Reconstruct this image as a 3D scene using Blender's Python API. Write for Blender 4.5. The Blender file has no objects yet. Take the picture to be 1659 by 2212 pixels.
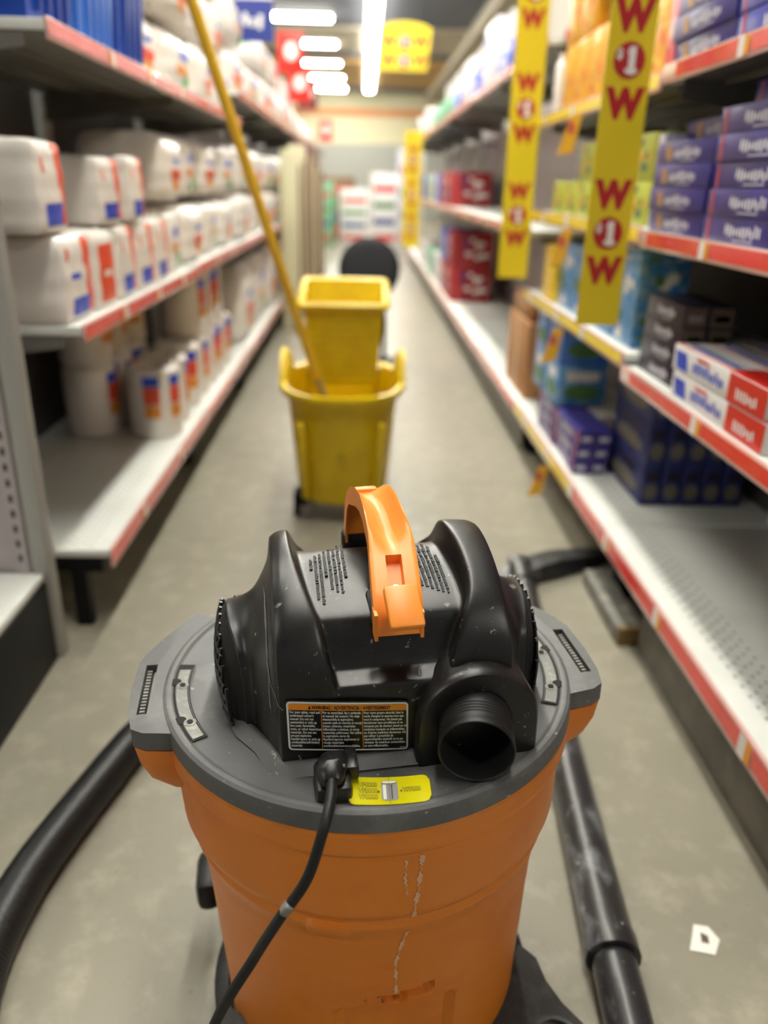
import bpy, bmesh, math, random
from mathutils import Vector, Matrix, Euler
R_ = math.radians
SC = bpy.context.scene
COL = SC.collection

# ------------------------------------------------------------------ camera
cam_d = bpy.data.cameras.new('camera')
cam = bpy.data.objects.new('camera', cam_d); COL.objects.link(cam); SC.camera = cam
CM = ((0.9994517, -0.0115998, -0.0310135), (-0.0241424, 0.3857357, -0.9222934), (0.0226614, 0.9225364, 0.3852441))
cam.matrix_world = Matrix(((CM[0][0], CM[0][1], CM[0][2], 0), (CM[1][0], CM[1][1], CM[1][2], 0), (CM[2][0], CM[2][1], CM[2][2], 1.0), (0, 0, 0, 1)))
cam_d.sensor_fit = 'VERTICAL'; cam_d.sensor_height = 36.0
cam_d.lens = 1700.0/2212.0*36.0
cam_d.clip_start = 0.02; cam_d.clip_end = 100
cam_d.dof.use_dof = True
cam_d.dof.focus_distance = 0.735
cam_d.dof.aperture_fstop = 2.55

# ------------------------------------------------------------------ world, exposure
w = bpy.data.worlds.new('world'); SC.world = w; w.use_nodes = True
w.node_tree.nodes['Background'].inputs[0].default_value = (1.0, 0.99, 0.95, 1)
w.node_tree.nodes['Background'].inputs[1].default_value = 0.28
SC.view_settings.view_transform = 'Standard'; SC.view_settings.look = 'None'
SC.view_settings.gamma = 1.0; SC.view_settings.use_curve_mapping = False
SC.view_settings.exposure = -0.08
LAMP = 52.0          # strength of the fluorescent diffusers

# ------------------------------------------------------------------ materials
def lin(c):
    return tuple((x/255/12.92 if x/255 <= .04045 else ((x/255+.055)/1.055)**2.4) for x in c) + (1,)
_M = {}
def mat(name, rgb, rough=.5, metal=0, spec=.5, emit=None, es=1, noise=None, bump=None, coat=0, dust=None, trans=0):
    if name in _M: return _M[name]
    m = bpy.data.materials.new(name); m.use_nodes = True; nt = m.node_tree; p = nt.nodes['Principled BSDF']
    p.inputs['Base Color'].default_value = lin(rgb); p.inputs['Roughness'].default_value = rough
    p.inputs['Metallic'].default_value = metal; p.inputs['Specular IOR Level'].default_value = spec
    p.inputs['Coat Weight'].default_value = coat
    if trans: p.inputs['Transmission Weight'].default_value = trans
    if emit:
        p.inputs['Emission Color'].default_value = lin(emit); p.inputs['Emission Strength'].default_value = es
    N = nt.nodes.new; L = nt.links.new
    tc = N('ShaderNodeTexCoord'); src = None
    def noi(scale, detail=4, rg=.6, stretch=None):
        n = N('ShaderNodeTexNoise'); n.inputs['Scale'].default_value = scale; n.inputs['Detail'].default_value = detail; n.inputs['Roughness'].default_value = rg
        if stretch:
            mp = N('ShaderNodeMapping'); mp.inputs['Scale'].default_value = stretch; L(tc.outputs['Object'], mp.inputs[0]); L(mp.outputs[0], n.inputs['Vector'])
        else: L(tc.outputs['Object'], n.inputs['Vector'])
        return n
    if noise:  # (scale, rgb2, lo, hi)
        n = noi(noise[0]); r = N('ShaderNodeMapRange'); r.inputs['From Min'].default_value = noise[2]; r.inputs['From Max'].default_value = noise[3]
        L(n.outputs[0], r.inputs[0]); mx = N('ShaderNodeMix'); mx.data_type = 'RGBA'
        mx.inputs['A'].default_value = lin(rgb); mx.inputs['B'].default_value = lin(noise[1]); L(r.outputs[0], mx.inputs['Factor']); src = mx.outputs['Result']
    if dust:   # list of (scale, rgb, threshold, width, stretch)
        for (sc_, c_, th_, wd_, st_) in dust:
            n = noi(sc_, 6, .65, st_); r = N('ShaderNodeMapRange'); r.inputs['From Min'].default_value = th_; r.inputs['From Max'].default_value = th_+wd_
            L(n.outputs[0], r.inputs[0]); mx = N('ShaderNodeMix'); mx.data_type = 'RGBA'; mx.inputs['A'].default_value = lin(rgb); mx.inputs['B'].default_value = lin(c_)
            if src: L(src, mx.inputs['A'])
            L(r.outputs[0], mx.inputs['Factor']); src = mx.outputs['Result']
    if src: L(src, p.inputs['Base Color'])
    if bump:   # (scale, strength)
        n = noi(bump[0], 5); b = N('ShaderNodeBump'); b.inputs['Strength'].default_value = bump[1]; b.inputs['Distance'].default_value = .004
        L(n.outputs[0], b.inputs['Height']); L(b.outputs[0], p.inputs['Normal'])
    _M[name] = m; return m

BLK = mat('black_plastic', (21, 20, 20), .34, spec=.5, dust=[(14, (44, 42, 40), .5, .25, None), (75, (120, 116, 108), .655, .03, None), (36, (104, 100, 94), .66, .03, (1, 1, .22)), (150, (170, 166, 158), .685, .02, None)], bump=(900, .06))
BLK2 = mat('black_rubber', (17, 17, 17), .5, spec=.4, noise=(30, (40, 39, 38), .5, .75))
GRY = mat('grey_lid_plastic', (88, 88, 88), .5, dust=[(9, (112, 112, 110), .48, .2, None), (70, (160, 158, 150), .66, .03, None), (180, (190, 188, 180), .69, .02, None)], bump=(700, .05))
GRYL = mat('pale_grey_plastic', (126, 125, 121), .5, noise=(60, (160, 158, 149), .5, .7))
ORG = mat('orange_plastic', (226, 130, 32), .40, dust=[(8, (214, 116, 22), .5, .2, None), (80, (215, 160, 110), .69, .02, (1, 1, .4))], bump=(500, .05))
ORGH = mat('orange_handle_plastic', (250, 150, 56), .4)
DRK = mat('dark_hollow', (8, 8, 8), .8)
WHT = mat('white_print', (232, 230, 222), .5)
LBO = mat('label_orange', (226, 138, 20), .45)
LBK = mat('label_black', (10, 10, 10), .35)
STY = mat('sticker_yellow', (214, 204, 14), .18, coat=.5)
STK = mat('sticker_dark_print', (88, 82, 30), .4)
STG = mat('sticker_grey_print', (150, 150, 150), .35)
DRP = mat('dried_drip', (226, 178, 140), .6)
STEEL = mat('screw_steel', (150, 150, 150), .3, metal=1)
SHW = mat('shelf_white_metal', (224, 226, 220), .38, spec=.4, noise=(5, (212, 214, 208), .4, .7))
SHG = mat('shelf_grey_and_shade', (112, 110, 104), .5)
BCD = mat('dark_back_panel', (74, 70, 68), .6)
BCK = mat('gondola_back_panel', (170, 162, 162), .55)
KCK = mat('kick_plate_metal', (92, 90, 80), .5, noise=(12, (112, 108, 95), .45, .65))
BLM = mat('black_painted_steel', (11, 12, 12), .6, spec=.25)
REDS = mat('price_strip_red', (236, 66, 58), .22, coat=.5, noise=(9, (232, 90, 78), .45, .7))
PNKS = mat('price_channel_clear', (222, 176, 168), .25, coat=.4)
YELS = mat('price_strip_yellow', (246, 220, 30), .3, coat=.3)
TAGO = mat('tag_orange', (240, 160, 40), .4)
TAGW = mat('tag_white', (236, 234, 228), .4)
POST = mat('post_grey_paint', (160, 160, 154), .45)
YEL = mat('bucket_yellow_plastic', (226, 196, 8), .36, noise=(14, (212, 176, 6), .45, .7))
YELD = mat('bucket_yellow_scuffed', (206, 176, 20), .5, noise=(20, (170, 150, 30), .4, .7))
POLE = mat('mop_pole_yellow', (244, 196, 48), .4)
BANY = mat('banner_yellow', (226, 202, 30), .5)
BANR = mat('banner_red', (176, 34, 34), .5)
PKW = mat('pack_white_film', (234, 228, 220), .35, coat=.3, bump=(28, .5))
PKG = mat('pack_grey_film', (190, 180, 178), .4, coat=.2, bump=(24, .5))
PRO = mat('print_orange_red', (226, 72, 26), .4)
PRB = mat('print_blue', (30, 70, 196), .4)
PRG = mat('print_green', (70, 160, 70), .4)
PRA = mat('print_amber', (222, 140, 30), .4)
PRK = mat('print_black', (24, 24, 26), .5)
BLP = mat('tote_blue', (24, 66, 160), .35)
BLL = mat('tote_light_blue', (66, 122, 214), .3)
FXP = mat('carton_purple', (44, 42, 112), .35, noise=(7, (66, 56, 140), .4, .6))
FXB = mat('carton_blue', (40, 56, 166), .3)
FXK = mat('carton_dark', (34, 30, 52), .4)
FXN = mat('carton_brown_end', (92, 78, 62), .5)
FXT = mat('carton_pale_print', (214, 212, 222), .4)
FXY = mat('carton_gold_print', (170, 128, 60), .4)
FXR = mat('carton_coral_print', (200, 84, 84), .4)
FXW = mat('carton_white', (226, 224, 222), .3)
RED = mat('carton_red', (206, 40, 32), .32)
SKY = mat('carton_sky_blue', (66, 138, 206), .35, noise=(40, (130, 170, 200), .45, .6))
LEAF = mat('print_leaf_green', (84, 128, 74), .5)
KRF = mat('kraft_board', (176, 128, 82), .7)
TEA = mat('pack_teal', (120, 186, 150), .5)
LIM = mat('carton_lime', (180, 190, 70), .45)
CREAM = mat('cream_panel', (214, 208, 172), .6)
BRN = mat('brown_panel', (130, 100, 72), .6)
MAR = mat('maroon_goods', (110, 50, 52), .6)
NAVY = mat('navy_sign', (34, 52, 130), .5)
LAMPM = mat('lamp_diffuser', (255, 253, 240), .5, emit=(253, 250, 238), es=LAMP)
ORK = mat('glue_brown', (120, 96, 60), .6)

# ------------------------------------------------------------------ mesh helpers
class B:
    def __init__(s): s.v = []; s.f = []; s.m = []
    def add(s, vs, fs, mi=0):
        n = len(s.v); s.v += [tuple(v) for v in vs]; s.f += [tuple(i+n for i in f) for f in fs]
        s.m += (mi if isinstance(mi, list) else [mi]*len(fs)); return s
    def box(s, x0, x1, y0, y1, z0, z1, mi=0, rot=None, bev=0):
        bm = bmesh.new(); bmesh.ops.create_cube(bm, size=1)
        c = Vector(((x0+x1)/2, (y0+y1)/2, (z0+z1)/2))
        for v in bm.verts: v.co = Vector((v.co.x*(x1-x0), v.co.y*(y1-y0), v.co.z*(z1-z0)))
        if bev: bmesh.ops.bevel(bm, geom=list(bm.edges), offset=bev, segments=2, affect='EDGES', profile=.5)
        Mx = Matrix.Translation(c) @ (rot.to_matrix().to_4x4() if rot else Matrix.Identity(4))
        bm.verts.index_update()
        s.add([Mx @ v.co for v in bm.verts], [[v.index for v in f.verts] for f in bm.faces], mi); bm.free(); return s
    def loft(s, rings, mi=0, closed=True, cap=True):
        n = len(rings[0]); vs = [p for r in rings for p in r]; fs = []; k = n if closed else n-1
        for i in range(len(rings)-1):
            for j in range(k):
                a = i*n+j; b = i*n+(j+1) % n; fs.append((a, b, b+n, a+n))
        if cap and closed: fs.append(tuple(range(n))[::-1]); fs.append(tuple((len(rings)-1)*n+j for j in range(n)))
        return s.add(vs, fs, mi)
    def tube(s, pts, r, seg=12, mi=0, cap=True):
        pts = [Vector(p) for p in pts]; rs = r if isinstance(r, (list, tuple)) else [r]*len(pts)
        t0 = (pts[1]-pts[0]).normalized(); up = Vector((0, 0, 1)) if abs(t0.z) < .9 else Vector((0, 1, 0))
        nx = t0.cross(up).normalized(); rings = []
        for i, p in enumerate(pts):
            t = (pts[min(i+1, len(pts)-1)]-pts[max(i-1, 0)]).normalized()
            nx = (nx-t*nx.dot(t)).normalized(); ny = t.cross(nx)
            rings.append([p+(nx*math.cos(2*math.pi*k/seg)+ny*math.sin(2*math.pi*k/seg))*rs[i] for k in range(seg)])
        return s.loft(rings, mi, True, cap)
    def lathe(s, prof, c=(0, 0, 0), seg=48, mi=0, M=None, cap=False):
        rings = []
        for r, z in prof:
            rings.append([Vector((r*math.cos(2*math.pi*k/seg), r*math.sin(2*math.pi*k/seg), z)) for k in range(seg)])
        T = Matrix.Translation(c) @ (M.to_4x4() if M else Matrix.Identity(4))
        return s.loft([[T @ p for p in r] for r in rings], mi, True, cap)
    def quad(s, face, pos, u0, u1, v0, v1, mi, shape='rect', th=.0006):
        # face 'x-','x+': u=y v=z ; 'y-': u=x v=z ; 'z+': u=x v=y
        if shape == 'rect': P = [(u0, v0), (u1, v0), (u1, v1), (u0, v1)]
        elif shape == 'ell': P = [((u0+u1)/2+(u1-u0)/2*math.cos(a*math.pi/8), (v0+v1)/2+(v1-v0)/2*math.sin(a*math.pi/8)) for a in range(16)]
        elif shape == 'tri': P = [(u0+(u1-u0)*.55, v0), (u0+(u1-u0)*.8, v0), (u1, v1), (u0, v1)]
        elif shape == 'slant': P = [(u0, v0), (u1-(u1-u0)*.2, v0), (u1, v1), (u0+(u1-u0)*.2, v1)]
        n = len(P)
        if face[0] == 'x': q = [(pos+(th if face[1] == '+' else -th), u, v) for u, v in P]
        elif face == 'y-': q = [(u, pos-th, v) for u, v in P]
        else: q = [(u, v, pos+th) for u, v in P]
        idx = list(range(n))
        return s.add(q, [idx if face in ('x+', 'y-', 'z+') else idx[::-1]], mi)
    def scrib(s, face, pos, u0, u1, v0, v1, mi, seed=0, th=.0006):   # illegible out-of-focus lettering: rounded strokes
        rr = random.Random(seed); n = max(3, int(abs(u1-u0)/(abs(v1-v0)*.5+1e-6))); du = (u1-u0)/n
        for i in range(n):
            a = u0+du*(i+.1); b = u0+du*(i+.85); h = rr.uniform(.6, 1)
            s.quad(face, pos, a, b, v0+(v1-v0)*(.0 if rr.random() < .7 else .15), v0+(v1-v0)*h, mi, 'ell' if rr.random() < .4 else 'slant', th)
        return s
    def obj(s, name, mats, parent=None, smooth=True, ang=35, subsurf=0, bevel=0):
        me = bpy.data.meshes.new(name); me.from_pydata(s.v, [], s.f)
        for m in (mats if isinstance(mats, (list, tuple)) else [mats]): me.materials.append(m)
        me.polygons.foreach_set('material_index', s.m)
        if smooth:
            me.polygons.foreach_set('use_smooth', [True]*len(me.polygons))
            if not subsurf: me.set_sharp_from_angle(angle=R_(ang))
        me.update(); me.validate()
        o = bpy.data.objects.new(name, me); COL.objects.link(o)
        if parent: o.parent = parent
        if subsurf:
            md = o.modifiers.new('s', 'SUBSURF'); md.levels = subsurf; md.render_levels = subsurf
        return o

def soft(b, x0, x1, y0, y1, z0, z1, n=10, rnd=.02, puff=.006, seed=0, paint=None, crum=.002):
    """pillowy film-wrapped pack; paint(side,u,v)->material index, u,v in 0..1"""
    rr = random.Random(seed); C = Vector(((x0+x1)/2, (y0+y1)/2, (z0+z1)/2)); S = Vector(((x1-x0)/2, (y1-y0)/2, (z1-z0)/2))
    key = {}; vs = []; fs = []; mi = []
    ph = [rr.uniform(0, 6) for _ in range(6)]
    def V(p):
        k = tuple(round(a*n) for a in p)
        if k in key: return key[k]
        q = Vector([max(-1+rnd/S[i], min(1-rnd/S[i], p[i])) for i in range(3)]); d = Vector([(p[i]-q[i])*S[i] for i in range(3)])
        if d.length > 1e-9: d = d.normalized()*rnd
        w_ = Vector([q[i]*S[i] for i in range(3)])+d
        e = (1-p[0]**2*.9)*(1-p[1]**2*.9)+(1-p[1]**2*.9)*(1-p[2]**2*.9)+(1-p[0]**2*.9)*(1-p[2]**2*.9)
        nn = Vector([p[i] if abs(p[i]) > .98 else 0 for i in range(3)])
        if nn.length: nn.normalize()
        w_ += nn*(puff*min(1, e*.8)) + nn*crum*(math.sin(w_.x*90+ph[0])+math.sin(w_.y*110+ph[1]+w_.z*60)+math.sin(w_.z*130+ph[2]))*.5
        w_.z = max(w_.z, -S.z)
        key[k] = len(vs); vs.append(C+w_); return key[k]
    for ax in range(3):
        for sg in (-1, 1):
            u_, v_ = [(1, 2), (0, 2), (0, 1)][ax]
            for i in range(n):
                for j in range(n):
                    q = []
                    for (a, c) in ((i, j), (i+1, j), (i+1, j+1), (i, j+1)):
                        p = [0, 0, 0]; p[ax] = sg; p[u_] = -1+2*a/n; p[v_] = -1+2*c/n; q.append(V(p))
                    flip = (sg > 0) == (ax == 1)
                    fs.append(q[::-1] if flip else q)
                    mi.append(paint('xyz'[ax]+('+' if sg > 0 else '-'), (i+.5)/n, (j+.5)/n) if paint else 0)
    b.add(vs, fs, mi); return b

def text_mesh(b, txt, size, M, mi=0, sx=1.0, bold=0.0, align='LEFT', warp=None, sub=0):
    cu = bpy.data.curves.new('t', 'FONT'); cu.body = txt; cu.size = size; cu.align_x = align; cu.offset = bold; cu.resolution_u = 3
    o = bpy.data.objects.new('t', cu); COL.objects.link(o)
    me = o.to_mesh()
    vs = [Vector((v.co.x*sx, v.co.y, 0)) for v in me.vertices]
    fs = [tuple(p.vertices) for p in me.polygons]
    vs = [(warp(M @ v) if warp else M @ v) for v in vs]
    b.add(vs, fs, mi); o.to_mesh_clear(); bpy.data.objects.remove(o); bpy.data.curves.remove(cu)
    return b

def thing(name, label, cat, loc=(0, 0, 0), rotz=0, group=None):
    o = bpy.data.objects.new(name, None); COL.objects.link(o); o.location = loc; o.rotation_euler = (0, 0, rotz)
    o.empty_display_size = .05
    return tag(o, label, cat, group)
def tag(o, label, cat, group=None):
    o['label'] = label; o['category'] = cat
    if group: o['group'] = group
    return o
def struct(o): o['kind'] = 'structure'; return o
def kids(o): return [c for c in bpy.data.objects if c.parent == o]
def copy_tree(o, parent=None):
    c = o.copy(); COL.objects.link(c); c.parent = parent
    if parent is not None: c.matrix_parent_inverse = o.matrix_parent_inverse.copy()
    for ch in kids(o): copy_tree(ch, c)
    return c
ORD = ['first', 'second', 'third', 'fourth', 'fifth', 'sixth', 'seventh', 'eighth', 'ninth', 'tenth', 'eleventh', 'twelfth', 'thirteenth', 'fourteenth', 'fifteenth', 'sixteenth']

# ================================================================== the room
def adopt(o, parent):
    o.parent = parent
    o.matrix_parent_inverse = Matrix.LocRotScale(parent.location, parent.rotation_euler, None).inverted()
    return o
def part(b, name, mats, parent, **k):
    return adopt(b.obj(name, mats, None, **k), parent)

CONC = mat('floor_concrete', (143, 138, 123), .36, spec=.4, noise=(1.3, (131, 126, 112), .35, .65),
           dust=[(14, (160, 154, 138), .5, .25, None), (90, (120, 112, 98), .6, .15, None), (30, (186, 180, 160), .72, .04, None)], bump=(260, .05))
struct(B().box(-7, 7, -4, 28, -.1, 0).obj('floor', CONC, smooth=False))
CEIL = mat('ceiling_slate_paint', (104, 106, 118), .8)
CEB = mat('ceiling_beige_soffit', (186, 176, 158), .8)
CET = mat('ceiling_tan_soffit', (196, 160, 106), .8)
WALLC = mat('wall_cream_paint', (226, 220, 186), .7)
WALLS = mat('side_wall_paint', (206, 202, 190), .7)
struct(B().box(-7, 7, -4, 28, 3.62, 3.75).obj('ceiling', CEIL, smooth=False))
struct(B().box(-7, 7, 16.6, 19.2, 3.56, 3.62).obj('trim_1', CEB, smooth=False))
struct(B().box(-7, 7, 20.6, 25.5, 3.54, 3.62).obj('trim_2', CET, smooth=False))
struct(B().box(-7, 7, 27.8, 28, 0, 3.62).obj('wall_back', WALLC, smooth=False))
struct(B().box(-7.2, -7, -4, 28, 0, 3.62).obj('wall_left', WALLS, smooth=False))
struct(B().box(7, 7.2, -4, 28, 0, 3.62).obj('wall_right', WALLS, smooth=False))
struct(B().box(-7, 7, 27.74, 27.8, 2.95, 3.15).obj('trim_3', mat('stripe_orange', (222, 150, 96), .6), smooth=False))
struct(B().box(-7, 7, 27.72, 27.8, 0, 2.15).obj('trim_4', mat('wall_grey_dado', (176, 178, 172), .7), smooth=False))
struct(B().box(1.9, 4.2, 8, 27.7, 3.4, 3.62).obj('trim_5', CEB, smooth=False))

def lamp(x, y, lx, ly, label):
    t = thing('ceiling_light', label, 'light', (x, y, 3.62), 0, 'fluorescent fixtures under the ceiling')
    h = B().box(-lx/2-.02, lx/2+.02, -ly/2-.02, ly/2+.02, -.06, 0, 0); h.obj('housing', WHT, t, smooth=False)
    B().box(-lx/2, lx/2, -ly/2, ly/2, -.11, -.06, 0, bev=.01).obj('diffuser', LAMPM, t)
    return t
for k in range(2, 12):
    y = 15.4-2.7*(7-k)
    lab = ('crosswise fluorescent ceiling light left of the long strip, %s from the front' % ORD[k-7]) if k >= 7 else 'crosswise fluorescent ceiling light overhead, before the ones in view, row %s' % ORD[k]
    lamp(-1.1, y, 1.05, .26, lab)
for k in range(10):
    lamp(.14, 14.6+2.65*(k-5), .2, 2.62, 'lengthwise fluorescent strip light over the aisle, %s length from the front' % ORD[k])
for k in range(6):  # unseen rows added over the side aisles to light the shelf tops
    lamp(3.0, -2+4.5*k, 1.2, .3, 'added unseen ceiling light over the aisle to the right, %s from the front' % ORD[k])
    lamp(-4.0, -1+4.5*k, 1.2, .3, 'added unseen ceiling light over the aisle to the left, %s from the front' % ORD[k])

# ================================================================== shelving
XR, XL = .625, -.580
def gondola(s, y0, y1, shelves, label, yellow=False, top=2.2, tags=True, kick=True, kick_to=9e9, ea=0, eb=0, dark_back=False, depth=.48, updepth=.44, base_h=.2, xf=None, group=None):
    xf = xf if xf is not None else (XR if s > 0 else XL)
    fc = 'x-' if s > 0 else 'x+'
    X = lambda d: xf+s*d                                     # d = distance in from the shelf front
    def bx(b, d0, d1, ya, yb, z0, z1, mi=0, bev=0):
        a, c = sorted((X(d0), X(d1))); return b.box(a, c, ya, yb, z0, z1, mi, bev=bev)
    t = thing('shelf_unit', label, 'shelf', (X(depth/2), (y0+y1)/2, 0), 0, group)
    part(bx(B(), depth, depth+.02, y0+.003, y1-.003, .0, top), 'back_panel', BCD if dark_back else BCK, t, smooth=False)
    for yy in (y0+.001, y1-.031):
        b = bx(B(), depth-.03, depth-.001, yy, yy+.03, 0, top)
        for q in range(int(top/.05)):
            b.quad(fc, X(depth-.03), yy+.009, yy+.013, q*.05+.01, q*.05+.035, 1); b.quad(fc, X(depth-.03), yy+.018, yy+.022, q*.05+.01, q*.05+.035, 1)
        part(b, 'upright', [SHW, DRK], t, smooth=False)
    rr = random.Random(int(y0*100)+s); ys0, ys1 = y0, y1
    def strip(z0, z1, parent, out=.0, ea=0, eb=0):
        y0, y1 = ys0, ys1
        b = bx(B(), -.007-out, -out, y0+.004, y1-.004, z0, z1, 0, bev=.002)
        m = 1
        segs = []; y = y0+.008
        if ea: segs.append((y, y0+ea)); y = y0+ea+.02
        while y < y1-.05:
            L = min(rr.uniform(.26, .42), y1-.008-y); segs.append((y, y+L)); y += L+.045
        h = z1-z0
        for (a, c) in segs: b.quad(fc, X(-.007-out), a, c, z0+h*.2, z1-h*.12, 2 if ea and a < y0+.02 else 1)
        o = b.obj('price_strip', [PNKS, YELS if yellow else REDS, REDS]); o.parent = parent
        if tags:
            for (a, c) in segs[:-1]:
                g = B(); g.quad(fc, X(-.0082-out), c+.002, c+.02, z0+h*.15, z1-h*.1, 0, th=.0008); g.quad(fc, X(-.0082-out), c+.02, c+.043, z0+h*.1, z1-h*.08, 1, th=.0008)
                g.obj('price_tag', [TAGO if not yellow else TAGW, TAGW], parent, smooth=False)
    # base
    b = bx(B(), .0, depth, y0+.003, y1-.003, base_h-.018, base_h, 0, bev=.002)
    ny = int((y1-y0)/.03)
    for i in range(ny):
        for j in range(5):
            yy = y0+.03+i*.03+(j % 2)*.012; d = .05+j*.016
            if yy < y1-.03: b.quad('z+', base_h, X(d)-.0035, X(d)+.0035, yy-.0035, yy+.0035, 1, 'ell', .0004)
    deck = part(b, 'base_deck', [SHW, SHG], t)
    strip(base_h-.045, base_h+.005, deck, 0, ea, eb)
    if kick:
        part(bx(B(), .032, .04, y0+.003, min(y1-.003, kick_to), .0, .12), 'kick_plate', KCK, t, smooth=False)
    for yy in (y0+.004, y1-.034):
        k = B(); bx(k, .02, depth-.04, yy, yy+.03, .145, base_h-.019); bx(k, .06, .095, yy, yy+.03, 0, .1449)
        bx(k, depth-.08, depth-.04, yy, yy+.03, 0, .1449)
        part(k, 'base_bracket', BLM, t, smooth=False)
    for zz in shelves:
        b = bx(B(), .0, updepth, y0+.004, y1-.004, zz-.02, zz, 0, bev=.002)
        bx(b, .002, updepth, y0+.006, y1-.006, zz-.022, zz-.0201, 1)  # dark sheet added below the plate: underside shade put into its colour
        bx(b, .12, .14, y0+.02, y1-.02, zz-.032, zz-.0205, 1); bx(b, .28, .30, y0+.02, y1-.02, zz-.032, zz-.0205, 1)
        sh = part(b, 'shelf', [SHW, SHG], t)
        strip(zz-.034, zz+.004, sh)
        for yy in (y0+.006, y1-.010):
            q = B(); a, c = X(.04), X(updepth+.02)
            q.add([(a, yy, zz-.021), (c, yy, zz-.021), (c, yy, zz-.10), (X(updepth-.04), yy, zz-.095), (a, yy, zz-.045)]+[(x_, yy+.004, z_) for x_, z_ in ((a, zz-.021), (c, zz-.021), (c, zz-.10), (X(updepth-.04), zz-.095), (a, zz-.045))],
                  [(0, 1, 2, 3, 4), (9, 8, 7, 6, 5), (0, 5, 6, 1), (1, 6, 7, 2), (2, 7, 8, 3), (3, 8, 9, 4), (4, 9, 5, 0)])
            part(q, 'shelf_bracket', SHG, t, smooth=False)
    return t
G = 'gondola shelving along the aisle'
# right run, front to back
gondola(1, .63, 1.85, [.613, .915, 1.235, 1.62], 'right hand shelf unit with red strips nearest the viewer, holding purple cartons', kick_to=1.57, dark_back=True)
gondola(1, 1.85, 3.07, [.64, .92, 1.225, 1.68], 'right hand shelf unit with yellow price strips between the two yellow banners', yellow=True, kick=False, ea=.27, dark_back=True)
gondola(1, 3.07, 4.29, [.85, 1.47], 'empty right hand shelf unit just beyond the smaller yellow banner', kick=True, tags=False)
for i in range(6):
    gondola(1, 4.29+1.22*i, 5.51+1.22*i, [.85, 1.47], 'right hand grey shelf unit with pink strip, %s one past the empty unit' % ORD[i], tags=False)
# left run
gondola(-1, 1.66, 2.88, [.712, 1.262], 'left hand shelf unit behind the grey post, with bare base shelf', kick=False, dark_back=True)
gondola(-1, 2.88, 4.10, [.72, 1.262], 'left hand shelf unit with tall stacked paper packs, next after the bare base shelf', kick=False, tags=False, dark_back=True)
for i in range(7):
    gondola(-1, 4.10+1.22*i, 5.32+1.22*i, [.72, 1.38], 'left hand shelf unit in the blurred distance, %s one past the paper packs' % ORD[i], tags=False, kick=False)
# end display at the left front
t = thing('end_display', 'grey slotted end panel with black plinth and white deck at the left edge', 'display', (-.95, 1.4, 0))
b = B().box(-1.3, -.702, 1.53, 1.558, 0, 2.2)
part(b, 'end_panel', BCK, t, smooth=False)
b = B().box(-.70, -.660, 1.522, 1.562, 0, 2.2, bev=.008); part(b, 'post', POST, t)
b = B().box(-.732, -.704, 1.522, 1.5295, .21, 2.2)
for q in range(56): b.quad('y-', 1.522, -.722, -.714, .24+q*.034, .256+q*.034, 1)
part(b, 'slotted_upright', [BCK, DRK], t, smooth=False)
part(B().box(-1.3, -.671, .95, 1.52, 0, .195, bev=.004), 'plinth', BLM, t)
part(B().box(-1.3, -.675, .96, 1.52, .196, .214, bev=.003), 'deck', SHW, t)
# scuffed loose plate under the right shelf and a scrap label on the floor
b = B().box(.612, .678, 1.60, 1.90, .0, .045, 0, bev=.003); b.box(.614, .676, 1.585, 1.5995, .0, .047, 1)
tag(b.obj('metal_rail', [mat('scuffed_rail', (108, 106, 98), .5, noise=(25, (150, 146, 136), .5, .7)), ORK]), 'scuffed grey metal rail lying under the right shelf behind the wand', 'rail')
b = B().add([(.478, .784, .0012), (.512, .776, .0012), (.528, .800, .0012), (.520, .822, .0012), (.500, .826, .0012), (.490, .806, .0012)], [(0, 1, 2, 3, 4, 5)], 0)
b.add([(p[0], p[1], 0.0001) for p in ((.478, .784), (.512, .776), (.528, .800), (.520, .822), (.500, .826), (.490, .806))], [(5, 4, 3, 2, 1, 0)], 0)
b.add([(.500, .796, .0018), (.510, .793, .0018), (.513, .806, .0018), (.504, .812, .0018)], [(0, 1, 2, 3)], 1)
tag(b.obj('paper_scrap', [WHT, FXN], smooth=False), 'small white scrap of paper with a dark mark on the bare floor', 'litter')
# ================================================================== the shop vacuum
VAC = thing('shop_vacuum', 'orange and black wet dry shop vacuum standing in the aisle in front', 'vacuum')
_t, _p = R_(7.5), R_(1.5)
VR = Matrix.Rotation(_t, 3, 'Z') @ Matrix(((math.cos(_p), 0, -math.sin(_p)), (0, 1, 0), (math.sin(_p), 0, math.cos(_p))))
VC = Vector((.011, .726, .49))
VAC.location = VC - VR @ Vector((0, 0, .49)); VAC.rotation_euler = VR.to_euler()
def vp(b, name, mats, parent=VAC, **k): return b.obj(name, mats, parent, **k)
def sm(a, b, x): x = max(0, min(1, (x-a)/(b-a))); return x*x*(3-2*x)
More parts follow.
